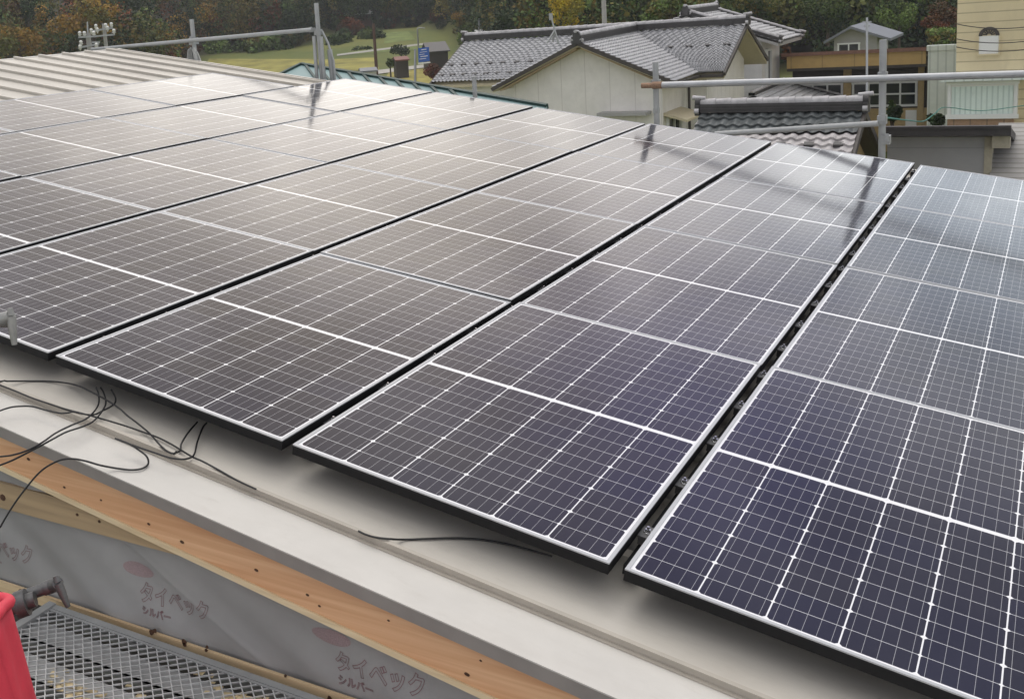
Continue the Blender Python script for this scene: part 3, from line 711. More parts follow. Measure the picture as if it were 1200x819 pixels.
cable('cable', [(0, 872), (30, 819), (80, 742), (150, 652), (195, 605), (240, 575), (290, 554), (340, 550), (400, 560), (470, 580), (550, 595), (620, 602), (670, 594), (695, 572), (688, 540), (655, 512), (605, 480), (540, 455), (600, 478), (660, 500), (720, 520), (790, 543), (850, 552), (892, 545), (912, 525), (925, 470), (950, 405), (970, 380)], 'black cable with a wide loop over the white flashing, its end hanging off the edge', [.02] * 5 + [.015, .012, .01, .006, .003, .001, .0, .0, 0, 0, .015, .036, .036, .036, .036, .036, .036, .036, .03, .015, .01, .02, .03])
cable('cable', [(60, 66), (85, 78), (120, 88), (170, 94), (220, 96), (310, 93), (400, 91), (480, 95), (540, 104), (600, 116), (660, 132), (740, 155)], 'short black cable on the cream roof sheet below the third gap', [.0] * 9 + [.005, .015, .03], div=3, ox=400, oy=600)

# ------------------------------------------------------------------ far scaffold along the back verge
SY = 7.58
def pole_obj(name, x, ytop, label, zbot=-6.0, r=.0243, lean=0):
    p = atY(x, ytop, SY); b = np.array([p[0], SY, zbot])
    root = empty(name, b, label=label, cat='scaffold pole', group='scaffold poles behind the roof')
    t = MB().tube([b, [p[0], SY, p[2]]], r, 14)
    return root, p, local(b, t).build('tube', M['zinc_dull'], root), b
def coupler(parent, base, p, s=.045, mt='zinc_dull'):
    mb = MB().obox(p, ((1, 0, 0), (0, 1, 0), (0, 0, 1)), (s * .75, s, s * .8)).tube([np.array(p) + [0, -s, 0], np.array(p) + [0, -s * 1.7, 0]], .009, 8).obox(np.array(p) + [s * .3, -s * 1.1, s * .5], ((1, 0, 0), (0, 1, 0), (0, 0, 1)), (s * .3, s * .3, s * .7))
    local(base, mb).build('coupler', M[mt], parent)
r1, p1, _, b1 = pole_obj('scaffold_pole', 1035, 47, 'scaffold pole in front of the tan fascia, rightmost one carrying two rails', r=.028)
coupler(r1, b1, (p1[0], SY, .655)); coupler(r1, b1, (p1[0], SY, .29)); coupler(r1, b1, (p1[0] + .03, SY, .12))
r2, p2, _, b2 = pole_obj('scaffold_pole', 768, 73, 'scaffold pole in front of the cream wall where the right rail begins', r=.027)
coupler(r2, b2, (p2[0], SY, .655)); coupler(r2, b2, (p2[0], SY, .40), .03)
r3, p3, _, b3 = pole_obj('scaffold_pole', 555.5, 90, 'short pole top just showing against the tiled roof')
r4, p4, _, b4 = pole_obj('scaffold_pole', 370.5, 4, 'tall scaffold pole with bundled braces at the end of the left rail', r=.025)
t = MB()
for dx, dx2, zt, dy in ((-.045, -.050, 1.31, -.03), (.052, .052, 1.30, -.03)):
    t.tube([(p4[0] + dx, SY + dy, zt), (p4[0] + dx2, SY + dy, .3)], .022, 10)
t.tube([(p4[0] + .03, SY + .03, 1.36), (p4[0] + .10, SY + .03, 1.22), (p4[0] + .155, SY + .03, 1.02), (p4[0] + .16, SY + .03, .3)], .013, 8)
t.tube([(p4[0] + .10, SY + .05, 1.15), (p4[0] + .13, SY + .05, .3)], .03, 8)
local(b4, t).build('brace', M['zinc_dull'], r4); coupler(r4, b4, (p4[0] + .0, SY, 1.35), .04); coupler(r4, b4, (p4[0] - .07, SY - .02, 1.38), .03)
r5, p5, _, b5 = pole_obj('scaffold_pole', 224.5, 23, 'scaffold pole with a draped net halfway along the left rail', r=.027)
coupler(r5, b5, (p5[0], SY, 1.35), .05)
def rail(name, a, b, r, label, mt='zinc'):
    return MB().tube([a, b], r, 14).build(name, M[mt], label=label, cat='scaffold rail')
RY = SY - .075
z = .645
ra = atY(776, 100, RY); rr_ = empty('scaffold_rail', (ra[0], RY, z), label='long steel rail crossing in front of the houses at the right', cat='scaffold rail')
local((ra[0], RY, z), MB().tube([(ra[0], RY, z), (2.9, RY, z)], .0295, 16)).build('tube', M['zinc'], rr_)
e0 = atY(752, 100, RY)
local((ra[0], RY, z), MB().tube([(e0[0], RY, z), (ra[0] - .09, RY, z)], .026, 14).tube([(ra[0] - .09, RY, z), (ra[0], RY, z)], .034, 14)).build('end_coupler', M['red_rust'], rr_)
la, lb = atY(838, 157.5, RY), atY(1029, 145, RY)
rail('scaffold_rail', la, lb, .025, 'short lower steel rail in front of the near tiled roof', 'zinc_dull')
rail('scaffold_rail', (-9.6, RY, 1.335), (p4[0] - .03, RY, 1.385), .024, 'steel rail at upper left between the two tall poles', 'zinc_dull')
# draped net on pole 5
def drape(sx):
    def fn(s, t):
        a = s; wd = sx * (.04 + .17 * t ** .8)
        return np.array([p5[0] + (.02 if sx > 0 else -.02) + a * wd + .012 * math.sin(14 * a + 3 * t), SY - .05 + .03 * math.sin(9 * a + 2 * t), 1.28 - .55 * t - .05 * a * (1 - t)])
    return fn
for sx, lb_ in ((1, 'grey safety net fold hanging right of the left rail pole'), (-1, 'grey safety net fold hanging left of the left rail pole')):
    mb = MB().grid(drape(sx), 10, 10)
    o = mb.build('safety_net', M['net'], label=lb_, cat='net')
    md = o.modifiers.new('thick', 'SOLIDIFY'); md.thickness = .012

# ------------------------------------------------------------------ near scaffold: deck, couplers, bag
DZ = -.425; DX0, DX1, DY0, DY1 = -1.93, -.12, -.86, -.352
deck = empty('scaffold_deck', (DX0, DY0, DZ - .05), label='galvanised mesh scaffold plank along the wrapped wall', cat='scaffold deck')
B0 = np.array([DX0, DY0, DZ - .05])
mb = MB(); p_, q_ = .042, .0195
ny = int((DY1 - DY0 - .05) / q_); nx = int((DX1 - DX0) / p_)
for j in range(ny + 1):
    y = DY0 + .025 + j * q_; sg = 1 if j % 2 else -1
    for i in range(nx * 2):
        xa, xb = DX0 + i * p_ / 2, DX0 + (i + 1) * p_ / 2
        ya = y + (q_ * .46 if (i % 2 == 0) == (sg > 0) else -q_ * .46); yb = y + (q_ * .46 if ((i + 1) % 2 == 0) == (sg > 0) else -q_ * .46)
        wz = .0022 * math.sin(i * .5 + j)
        mb.bar((xa, ya, DZ - .003 + wz * .3), (xb, yb, DZ - .003 + wz * .3), .0034, .0046)
local(B0, mb).build('mesh', M['mesh_steel'], deck, fix=False)
mb = MB().box((DX0, DY1 - .024, DZ - .045), (DX1, DY1, DZ + .003)).box((DX0, DY1 - .034, DZ - .002), (DX1, DY1 - .026, DZ + .002)).box((DX0, DY0, DZ - .045), (DX1, DY0 + .024, DZ + .003))
mb.box((DX0 - .02, DY0, DZ - .045), (DX0 + .015, DY1, DZ + .008))
local(B0, mb).build('edge_channel', M['zinc_dull'], deck)
mb = MB()
for y0, y1 in ((DY1 - .165, DY1 - .075), (DY1 - .320, DY1 - .225), (DY1 - .475, DY1 - .375)):
    mb.box((DX0, y0, DZ - .022), (DX1, y1, DZ - .016)); mb.box((DX0, y0, DZ - .045), (DX1, y0 + .004, DZ - .016)); mb.box((DX0, y1 - .004, DZ - .045), (DX1, y1, DZ - .016))
local(B0, mb).build('support_channel', M['zinc_dull'], deck)
# pale sawdust caught on the channels
mb = MB()
for k in range(150):
    cx_, cy_ = [(-1.02, -.445), (-.90, -.46), (-1.10, -.59), (-.75, -.43), (-1.5, -.66)][k % 5]
    x, y = rng.normal(cx_, .07), rng.normal(cy_, .022)
    if not (DX0 < x < DX1 and DY0 + .03 < y < DY1 - .03): continue
    mb.obox((x, y, DZ - .0145 + rng.uniform(0, .006)), (rng.normal(size=3) + [0, 0, 2], (1, .3, 0), (0, 1, .2)), (.0015, rng.uniform(.004, .016), rng.uniform(.003, .009)))
local(B0, mb).build('sawdust', M['sawdust'], deck, kind='stuff')
# couplers on ledgers at the left
def scaffold_coupler(name, a, b, lever, mt, label, rad, disc=None):
    root = empty(name, b, label=label, cat='scaffold clamp')
    a, b = np.array(a, float), np.array(b, float); d = (b - a) / np.linalg.norm(b - a)
    local(b, MB().tube([a, b], rad, 16).tube([b - d * .02, b + d * .018], rad * 1.18, 16)).build('pipe', M[mt], root)
    t = MB()
    l0, l1 = np.array(lever[0], float), np.array(lever[1], float)
    t.tube([b + (l0 - b) * .1, l0], [rad * 1.2, rad * .95], 12)
    t.tube([l0, l0 + (l1 - l0) * .45, l1], [rad * .78, rad * .68, rad * .42], 10)
    t.tube([l0 - (l1 - l0) * .05, l0 - (l1 - l0) * .30], [rad * .55, rad * .4], 10)
    local(b, t).build('lever', M[mt], root)
    if disc is not None:
        local(b, MB().tube([disc - d * .012, disc + d * .012], rad * 2.2, 20).tube([disc - d * .03, disc + d * .03], rad * 1.3, 16)).build('collar', M[mt], root)
PX_ = at(-95, 372, 2.7)                                        # the near scaffold pole, left of the clamps
scaffold_coupler('scaffold_clamp', at(-60, 730, 2.40), at(62, 686, 2.42), (at(68, 683, 2.39), at(80, 711, 2.39)), 'dark_iron', 'dark grey scaffold clamp lever beside the red bag', .0135, at(26, 707, 2.38))
scaffold_coupler('scaffold_clamp', (PX_[0], PX_[1], at(-70, 372, 2.7)[2]), at(3, 375, 2.7), (at(13, 371, 2.68), at(17, 404, 2.68)), 'light_cast', 'pale grey scaffold clamp lever at the left edge in front of the panels', .016)
pc = [o for o in COL.objects if o.get('label', '').startswith('pale grey scaffold clamp')][0]
local(pc.location, MB().tube([(PX_[0], PX_[1], -6), (PX_[0], PX_[1], 1.9)], .0243, 14)).build('post', M['zinc_dull'], pc)
# red bag standing on the deck
bc = at(-34, 800, 2.02); bz = DZ + .004; hb_ = at(-8, 707, 2.02)[2] - bz
def bagfn(s, t):
    th_ = 2 * math.pi * s; r = .222 - .141 * t + .008 * math.sin(3 * th_ + 4 * t) + .006 * math.sin(7 * th_ - 6 * t) * (1 - t * .5)
    return np.array([bc[0] + r * 1.15 * math.cos(th_), bc[1] + r * .9 * math.sin(th_), bz + hb_ * t + .010 * math.sin(2 * th_ + 1) * t])
bag = empty('red_bag', (bc[0], bc[1], bz), label='red fabric bag with rolled rim standing on the mesh plank', cat='bag')
mb = MB().grid(bagfn, 48, 20); mb.grid(lambda s, t: bagfn(s, 0) * np.array([1, 1, 1]) * 1.0 + (np.array([bc[0], bc[1], bz]) - bagfn(s, 0)) * t, 48, 3)
o = local((bc[0], bc[1], bz), mb).build('body', M['red_fabric'], bag); o.modifiers.new('thick', 'SOLIDIFY').thickness = .004
local((bc[0], bc[1], bz), MB().tube([bagfn(s, 1.0) for s in np.linspace(0, 1, 49)], .0115, 10, caps=False)).build('rolled_rim', M['red_fabric'], bag)

# ------------------------------------------------------------------ tiled roofs
def tile_plane(mb, a, b, c, d, tw=.30, tl=.27, amp=.045, mt=0, nseg=6):
    """a,b = upper edge; d,c = lower edge (d under a). Undulating courses of clay tiles as real relief."""
    a, b, c, d = [np.array(q, float) for q in (a, b, c, d)]
    wd = max(np.linalg.norm(b - a), np.linalg.norm(c - d)); ln = max(np.linalg.norm(d - a), np.linalg.norm(c - b))
    nrm = np.cross(c - d, a - d); nn = np.linalg.norm(nrm); 
    if nn < 1e-6: nrm = np.cross(b - a, a - d)
    nrm /= np.linalg.norm(nrm)
    if nrm[2] < 0: nrm = -nrm
    nc = max(2, int(wd / tw)); nr = max(2, int(ln / tl)); NU = nc * nseg
    vs, fs = [], []
    rows = []
    for r in range(nr):
        for e in (0, 1):
            t = (r + e) / nr; row = []
            for i in range(NU + 1):
                s = i / NU; p = (a * (1 - s) + b * s) * (1 - t) + (d * (1 - s) + c * s) * t
                ph = (i / nseg) % 1.0; wv = math.sin(2 * math.pi * ph) * .75 + (.5 if ph > .72 else 0) * .5
                h = amp * wv + (.055 if e else .0)
                row.append(p + nrm * (h + .02))
            rows.append(row)
    for row in rows: vs.extend(row)
    W_ = NU + 1
    for k in range(len(rows) - 1):
        for i in range(NU): fs.append((k * W_ + i, k * W_ + i + 1, (k + 1) * W_ + i + 1, (k + 1) * W_ + i))
    mb.add(vs, fs, mt, False)
    return nrm
def slab(mb, q, th, mt=0):
    q = [np.array(p, float) for p in q]
    mb.prism([p + np.array([0, 0, -th]) for p in q], (0, 0, th), mt)
def ridge(parent, base, a, b, w=.30, h=.28, ends=(True, True), name='ridge'):
    a, b = np.array(a, float), np.array(b, float); d = (b - a); l = np.linalg.norm(d); d /= l
    mb = MB(); mb.bar(a + [0, 0, h * .35], b + [0, 0, h * .35], w, h * .75)
    for k in range(3): mb.bar(a + [0, 0, h * (.05 + .25 * k)], b + [0, 0, h * (.05 + .25 * k)], w + .05, .03)
    sd_ = np.cross(d, [0, 0, 1.0]); sd_ /= np.linalg.norm(sd_); n = max(2, int(l / .34))
    for i in range(n):       # half-round cap tiles
        p, q = a + d * l * i / n, a + d * l * (i + 1) / n; rr0, rr1 = w * .34, w * .41
        mb.tube([p + [0, 0, h * .78], q + [0, 0, h * .78]], [rr0, rr1], 10, 1)
    for e, s, p in ((ends[0], -1, a), (ends[1], 1, b)):
        if e:
            c = p + d * s * .06
            mb.obox(c + [0, 0, h * .2], (d, sd_, (0, 0, 1)), (.05, w * .62, h * .45), 0); mb.tube([c + [0, 0, h * .85] - d * .06, c + [0, 0, h * .85] + d * .06], w * .42, 12, 0)
            for q in (-1, 1): mb.tube([c + sd_ * q * w * .6 + [0, 0, h * .15] - d * .05, c + sd_ * q * w * .6 + [0, 0, h * .15] + d * .05], w * .22, 10, 1)
            mb.tube([c + [0, 0, h * 1.2] - d * .16 * s, c + [0, 0, h * 1.3] + d * .14 * s], .055, 8, 1)
    local(base, mb).build(name, [M['tile_dark'], M['tile_cap']], parent)
def guards(mb, a, b, c, d, t, n, mt):
    a, b, c, d = [np.array(q, float) for q in (a, b, c, d)]
    for i in range(n):
        s = (i + .5) / n; p = (a * (1 - s) + b * s) * (1 - t) + (d * (1 - s) + c * s) * t
        mb.obox(p + [0, 0, .07], (b - a, d - a, np.cross(b - a, d - a)), (.10, .06, .035), mt)
def window(parent, base, c, wd, ht, facing='y', frame='white_frame', mull=1, bars=0, name='window', dep=.05, pane='window_glass', label=None):
    """window centred at c on a wall facing -Y ('y') or +X ('x')"""
    c = np.array(c, float); ax = np.array([1.0, 0, 0]) if facing == 'y' else np.array([0, 1.0, 0]); nz = np.array([0, -1.0, 0]) if facing == 'y' else np.array([1.0, 0, 0]); up = np.array([0, 0, 1.0])
    f = MB(); t = .045
    def bx(cc, hw, hh, hd): f.obox(cc, (ax, up, nz), (hw, hh, hd))
    for s in (-1, 1):
        bx(c + ax * s * (wd / 2) + nz * dep, t, ht / 2 + t, dep); bx(c + up * s * (ht / 2) + nz * (dep + .002), wd / 2 + t * 1.4, t, dep)
    for i in range(1, mull + 1): bx(c + ax * (-wd / 2 + wd * i / (mull + 1)) + nz * dep, t * .75, ht / 2, dep * .8)
    for i in range(1, bars + 1): bx(c + up * (-ht / 2 + ht * i / (bars + 1)) + nz * dep, wd / 2, t * .75, dep * .7)
    o = local(base, f).build('frame', M[frame], None, origin=(0, 0, 0))
    p = MB().obox(c + nz * .012, (ax, up, nz), (wd / 2, ht / 2, .010))
    o.name = name; o.parent = parent
    local(base, p)
    g = p.build('pane', M[pane], o)
    if label: o['label'] = label
    return o

# --- the cross-gabled tiled house
A = np.array([-13.29, 34.23, -.02]); S = .45
LW = 6.15; HW = 3.35; EZ = A[2] - HW * S
J = A + [0, LW, .06]; ML, MR = J + [-7.45, 0, 0], J + [4.25, 0, 0]; FY = J[1] - HW; BY = J[1] + HW
gb = np.array([A[0], A[1] + 3, -6.2])
hA = empty('tiled_house', gb, label='cream walled house with crossed gables under a silver grey tiled roof', cat='house')
def ha(mb, name, mt, parent=None, **k): return local(gb, mb).build(name, mt, hA if parent is None else parent, **k)
WXL, WXR = A[0] - 2.75, A[0] + 2.75; WFY = A[1] + .55
# walls: wing, main block
ha(MB().prism([(WXL, WFY, -6.2), (WXR, WFY, -6.2), (WXR, WFY, EZ + .22), (A[0], WFY, A[2] - .1), (WXL, WFY, EZ + .22)], (0, 5, 0)), 'wing_wall', M['cream_wall'])
mx0, mx1 = ML[0] + .6, MR[0] - .75; my0, my1 = FY + .6, BY - .6
ha(MB().prism([(mx0, my0, -6.2), (mx0, my1, -6.2), (mx0, my1, EZ + .26), (mx0, J[1], J[2] - .12), (mx0, my0, EZ + .26)], (mx1 - mx0, 0, 0)), 'main_wall', M['cream_side'])
mb = MB()
tr, tl_ = A + [0, 0, 0], J
wR = [A, J, J + [HW, -HW + .0, -HW * S], A + [HW, 0, -HW * S]]       # wing right slope ends in the valley
tile_plane(mb, A, J, (A[0] + HW, FY, EZ + .06), (A[0] + HW, A[1], EZ), nseg=6)
tile_plane(mb, A, J, (A[0] - HW, FY, EZ + .06), (A[0] - HW, A[1], EZ), nseg=4)
# main front slope: left of the wing and right of it (valley)
tile_plane(mb, ML, J, (A[0] - HW, FY, EZ + .06), (ML[0], FY, EZ + .06), nseg=6)
tile_plane(mb, J, MR, (MR[0], FY, EZ + .06), (A[0] + HW, FY, EZ + .06), nseg=6, amp=.055)
tile_plane(mb, ML, MR, (MR[0], BY, EZ + .06), (ML[0], BY, EZ + .06), nseg=3)
guards(mb, ML, J, (A[0] - HW, FY, EZ + .06), (ML[0], FY, EZ + .06), .62, 9, 1); guards(mb, ML, J, (A[0] - HW, FY, EZ + .06), (ML[0], FY, EZ + .06), .86, 9, 1)
guards(mb, J, MR, (MR[0], FY, EZ + .06), (A[0] + HW, FY, EZ + .06), .45, 4, 1)
rA = ha(mb, 'roof', [M['tile'], M['tile_dark']], fix=False)
mb = MB()
for q in ([A, J, (A[0] + HW, FY, EZ), (A[0] + HW, A[1], EZ)], [A, J, (A[0] - HW, FY, EZ), (A[0] - HW, A[1], EZ)], [ML, J, (A[0] - HW, FY, EZ), (ML[0], FY, EZ)], [J, MR, (MR[0], FY, EZ), (A[0] + HW, FY, EZ)], [ML, MR, (MR[0], BY, EZ), (ML[0], BY, EZ)]):
    slab(mb, [np.array(p, float) - [0, 0, .055] for p in q], .09)
ha(mb, 'eave_board', M['soffit'], rA)
for P_, o_ in ((A, (0, -.02, -.03)), (MR, (.02, 0, -.03)), (ML, (-.02, 0, -.03))):
    for s in (-1, 1):
        e = (s * HW * 1.01, 0, -HW * S * 1.01) if P_ is A else (0, s * HW * 1.01, -HW * S * 1.01)
        ha(MB().bar(P_ + np.array(o_), P_ + np.array(o_) + np.array(e), .08, .13), 'barge_board', M['brown_trim'], rA)
mb = MB()
for s in (-1, 1): mb.bar(A + [s * .1, .30, -.22], A + [s * HW * .92, .30, -HW * S * .92 - .22], .5, .04)
ha(mb, 'gable_soffit', M['old_wood'], rA)
ridge(rA, gb, A + [0, -.02, .04], J + [0, 0, .04], ends=(True, False)); ridge(rA, gb, ML + [0, 0, .06], MR + [0, 0, .06])
ha(MB().bar((A[0] + HW + .05, A[1], EZ - .03), (A[0] + HW + .05, FY, EZ - .03), .11, .10).bar((A[0] + HW, FY - .05, EZ - .03), (MR[0], FY - .05, EZ - .03), .11, .10).tube([(WXR + .25, FY + .1, EZ - .1), (WXR + .25, FY + .1, -6)], .05, 8), 'gutter', M['brown_trim'])
# openings
c = np.array([WXR, WFY + 1.15, -3.9]); window(hA, gb, c, 1.5, 2.1, 'x', 'white_frame', 1, 0, 'glass_door')
ha(MB().hexa([(WXR, WFY + .1, -2.72), (WXR + .8, WFY + .1, -2.95), (WXR + .8, WFY + 2.2, -2.95), (WXR, WFY + 2.2, -2.72), (WXR, WFY + .1, -2.62), (WXR + .8, WFY + .1, -2.87), (WXR + .8, WFY + 2.2, -2.87), (WXR, WFY + 2.2, -2.62)]), 'door_hood', M['soffit'])
c = np.array([mx1, my0 + 1.6, -3.6]); window(hA, gb, c, 1.3, 1.15, 'x', 'dark_frame', 1, 0)
ha(MB().hexa([(mx1, my0 + .6, -2.78), (mx1 + .55, my0 + .6, -2.98), (mx1 + .55, my0 + 2.6, -2.98), (mx1, my0 + 2.6, -2.78), (mx1, my0 + .6, -2.70), (mx1 + .55, my0 + .6, -2.92), (mx1 + .55, my0 + 2.6, -2.92), (mx1, my0 + 2.6, -2.70)]), 'window_hood', M['tile'])
sx = at(725, 137, 37); ha(MB().box((sx[0] - 1.0, WFY - .6, sx[2] - .05), (sx[0] + .75, WFY, sx[2] + .06)), 'low_hood', M['grey_wall'])

# --- two-storey house behind its right gable, with a lower lean-to roof
e_far, e_near = at(942, 40, 47.5), at(909, 52, 44.5)
ex = (e_far[0] + e_near[0]) / 2; ez = (e_far[2] + e_near[2]) / 2; ey0, ey1 = e_near[1] - .3, e_far[1] + .5
rx_ = ex - 3.7; rz_ = ez + 3.7 * .36
gE = np.array([ex - 2.5, (ey0 + ey1) / 2, -6.2])
hE = empty('two_storey_house', gE, label='pale two storey tiled house half hidden behind the cream gable', cat='house')
he = lambda mb, name, mt, parent=None, **k: local(gE, mb).build(name, mt, hE if parent is None else parent, **k)
he(MB().prism([(ex - .8, ey0 + .7, -6.2), (ex - 6.6, ey0 + .7, -6.2), (ex - 6.6, ey0 + .7, ez + .1), (rx_, ey0 + .7, rz_ - .15), (ex - .8, ey0 + .7, ez + .22)], (0, ey1 - ey0 - 1.4, 0)), 'wall', M['white_wall'])
mb = MB(); tile_plane(mb, (rx_, ey0, rz_), (rx_, ey1, rz_), (ex, ey1, ez), (ex, ey0, ez)); tile_plane(mb, (rx_, ey0, rz_), (rx_, ey1, rz_), (rx_ - 3.7, ey1, ez), (rx_ - 3.7, ey0, ez), nseg=3)
rE = he(mb, 'roof', M['tile'], fix=False)
mb = MB(); slab(mb, [(rx_, ey0, rz_ - .05), (rx_, ey1, rz_ - .05), (ex, ey1, ez - .05), (ex, ey0, ez - .05)], .12); slab(mb, [(rx_, ey0, rz_ - .05), (rx_, ey1, rz_ - .05), (rx_ - 3.7, ey1, ez - .05), (rx_ - 3.7, ey0, ez - .05)], .12)
he(mb, 'eave_board', M['grey_wall'], rE)
ridge(rE, gE, (rx_, ey0, rz_ + .05), (rx_, ey1, rz_ + .05)); ridge(rE, gE, (rx_, ey1 - .15, rz_ + .02), (ex, ey1 - .15, ez + .02), .2, .16, (False, True), 'verge_ridge'); ridge(rE, gE, (rx_, ey0 + .15, rz_ + .02), (ex, ey0 + .15, ez + .02), .24, .22, (False, True), 'verge_ridge')
pw = at(908, 80, 45.5); window(hE, gE, (ex - .8, ey0 + 1.75, pw[2]), .75, 1.5, 'x', 'white_frame', 0, 0)
# lean-to
fz = at(919, 103, 46)[2]; fx = ex - .8
mb = MB(); tile_plane(mb, (fx, ey0 - 1.6, fz), (fx, ey1 - .3, fz), (fx + 2.7, ey1 - .3, fz - .85), (fx + 2.7, ey0 - 1.6, fz - .85))
rF = he(mb, 'lean_to_roof', M['tile'], fix=False)
mb = MB(); slab(mb, [(fx, ey0 - 1.6, fz - .05), (fx, ey1 - .3, fz - .05), (fx + 2.7, ey1 - .3, fz - .9), (fx + 2.7, ey0 - 1.6, fz - .9)], .12); he(mb, 'eave_board', M['brown_trim'], rF)
ridge(rF, gE, (fx + .1, ey0 - 1.6, fz + .02), (fx + .1, ey1 - .3, fz + .02), .2, .14, (False, False)); ridge(rF, gE, (fx, ey1 - .4, fz + .02), (fx + 2.7, ey1 - .4, fz - .83), .2, .16, (False, True), 'verge_ridge')
he(MB().box((fx - .1, ey0 - 1.3, -6.2), (fx + 2.3, ey1 - .6, fz - .95)), 'lean_to_wall', M['grey_wall'])

# --- near low tiled roof
NY = 24.0; nl, nr_ = atY(822, 137, NY), atY(1006, 126, NY); nz_ = (nl[2] + nr_[2]) / 2
gN = np.array([(nl[0] + nr_[0]) / 2, NY, -6.2])
hN = empty('tiled_outbuilding', gN, label='low outbuilding with thick dark ridge and worn scalloped tiles behind the panels', cat='outbuilding')
hn = lambda mb, name, mt, parent=None, **k: local(gN, mb).build(name, mt, hN if parent is None else parent, **k)
n0, n1 = (nl[0], NY, nz_), (nr_[0] + .1, NY, nz_); SN = .48; NH = 2.9
hn(MB().prism([(nl[0] + .3, NY - NH + .5, -6.2), (nl[0] + .3, NY + NH - .5, -6.2), (nl[0] + .3, NY + NH - .5, nz_ - NH * SN + .1), (nl[0] + .3, NY, nz_ - .1), (nl[0] + .3, NY - NH + .5, nz_ - NH * SN + .1)], (nr_[0] - nl[0] - .5, 0, 0)), 'wall', M['tan_wall'])
mb = MB(); q = [n0, n1, (n1[0], NY - NH, nz_ - NH * SN), (n0[0], NY - NH, nz_ - NH * SN)]
qa, qb, qc, qd = [np.array(p, float) for p in q]; fm = .30
tile_plane(mb, qa, qb, qb + (qc - qb) * fm, qa + (qd - qa) * fm, tw=.27, tl=.25, amp=.04, nseg=8, mt=2)
tile_plane(mb, qa + (qd - qa) * fm, qb + (qc - qb) * fm, qc, qd, tw=.27, tl=.25, amp=.045, nseg=8); guards(mb, *q, .46, 6, 1)
tile_plane(mb, n0, n1, (n1[0], NY + NH, nz_ - NH * SN), (n0[0], NY + NH, nz_ - NH * SN), nseg=3)
rN = hn(mb, 'roof', [M['tile_pink'], M['tile_dark'], M['tile_glazed']], fix=False)
mb = MB(); slab(mb, [np.array(p, float) - [0, 0, .05] for p in q], .12); slab(mb, [np.array(p, float) - [0, 0, .05] for p in (n0, n1, (n1[0], NY + NH, nz_ - NH * SN), (n0[0], NY + NH, nz_ - NH * SN))], .12)
for s in (-1, 1): mb.bar((n1[0] + .03, NY, nz_ - .06), (n1[0] + .03, NY + s * NH, nz_ - NH * SN - .06), .07, .16)
hn(mb, 'eave_board', M['brown_trim'], rN)
ridge(rN, gN, np.array(n0) + [0, 0, .03], np.array(n1) + [0, 0, .03], .30, .27)
# mast on its ridge
ma = at(1016, 124, 25.6); MB().tube([ma - [0, 0, .5], at(1016, 21, 25.6)], .026, 8).bar(at(1011, 26, 25.6), at(1021, 26, 25.6), .03, .03).bar(at(1013, 31, 25.6), at(1019, 31, 25.6), .03, .03).build('antenna_mast', M['alu'], label='thin grey antenna mast rising past the tan fascia', cat='antenna')

# --- building with tan fascia
GY = 48.0; g0, g1 = atY(922, 68, GY), atY(1085, 57, GY); gx0, gx1 = g0[0], g1[0]; gt, gbz = (g0[2] + g1[2]) / 2, (atY(922, 84, GY)[2] + atY(1085, 72, GY)[2]) / 2
gG = np.array([(gx0 + gx1) / 2, GY + 4, -6.2])
hG = empty('shop_building', gG, label='long low building with tan fascia band above white framed windows', cat='building')
hg = lambda mb, name, mt, parent=None, **k: local(gG, mb).build(name, mt, hG if parent is None else parent, **k)
hg(MB().box((gx0, GY, gbz), (gx1, GY + .25, gt - .02)), 'fascia', M['tan_fascia'])
hg(MB().hexa([(gx0 - .2, GY - .12, gt - .02), (gx1 + 1.3, GY - .12, gt - .02), (gx1 + 1.3, GY + 8, gt - .7), (gx0 - .2, GY + 8, gt - .7), (gx0 - .2, GY - .12, gt + .13), (gx1 + 1.3, GY - .12, gt + .13), (gx1 + 1.3, GY + 8, gt - .6), (gx0 - .2, GY + 8, gt - .6)]), 'roof', M['brown_edge'])
hg(MB().box((gx0, GY + 1.2, -6.2), (gx1, GY + 7.8, gt - .75)).box((gx0, GY + .02, gbz - .12), (gx1, GY + 1.2, gbz - .002)), 'wall', M['brown_trim'])
wy = GY + 1.2
def gx(x): return atY(x, 110, wy)[0]
wz0, wz1 = atY(1035, 124, wy)[2], atY(1035, 97, wy)[2]
for a, b, mu in ((936, 987, 2), (1000, 1074, 3)):
    window(hG, gG, ((gx(a) + gx(b)) / 2, wy, (wz0 + wz1) / 2), gx(b) - gx(a), wz1 - wz0, 'y', 'white_frame', mu, 1)
mb = MB()
for a, b in ((989, 998), (1076, 1083)): mb.box((gx(a), wy - .18, -6.2), (gx(b), wy - .001, gbz - .13))
mb.box((gx0, wy - .12, -6.2), (gx1, wy - .001, wz0 - .12))
hg(mb, 'pillar', M['tan_wall'])
hg(MB().box((gx(1062), wy - .14, wz0 - 1.4), (gx(1075), wy - .122, wz0 - .2)), 'notice_board', M['white_paint'])
# pale green wall beside it
s0, s1 = atY(1086, 57, GY - 1.2), atY(1120, 55, GY - 1.2)
MB().box((s0[0] + .05, GY - 1.2, -6.2), (s1[0] + .3, GY - .9, s0[2] - .1)).box((s0[0] - .0, GY - 1.25, s0[2] - .1), (s1[0] + .3, GY - .85, s0[2] + .1)).build('corrugated_wall', M['green_panel'], label='pale green corrugated wall between the tan fascia and the sided building', cat='wall')

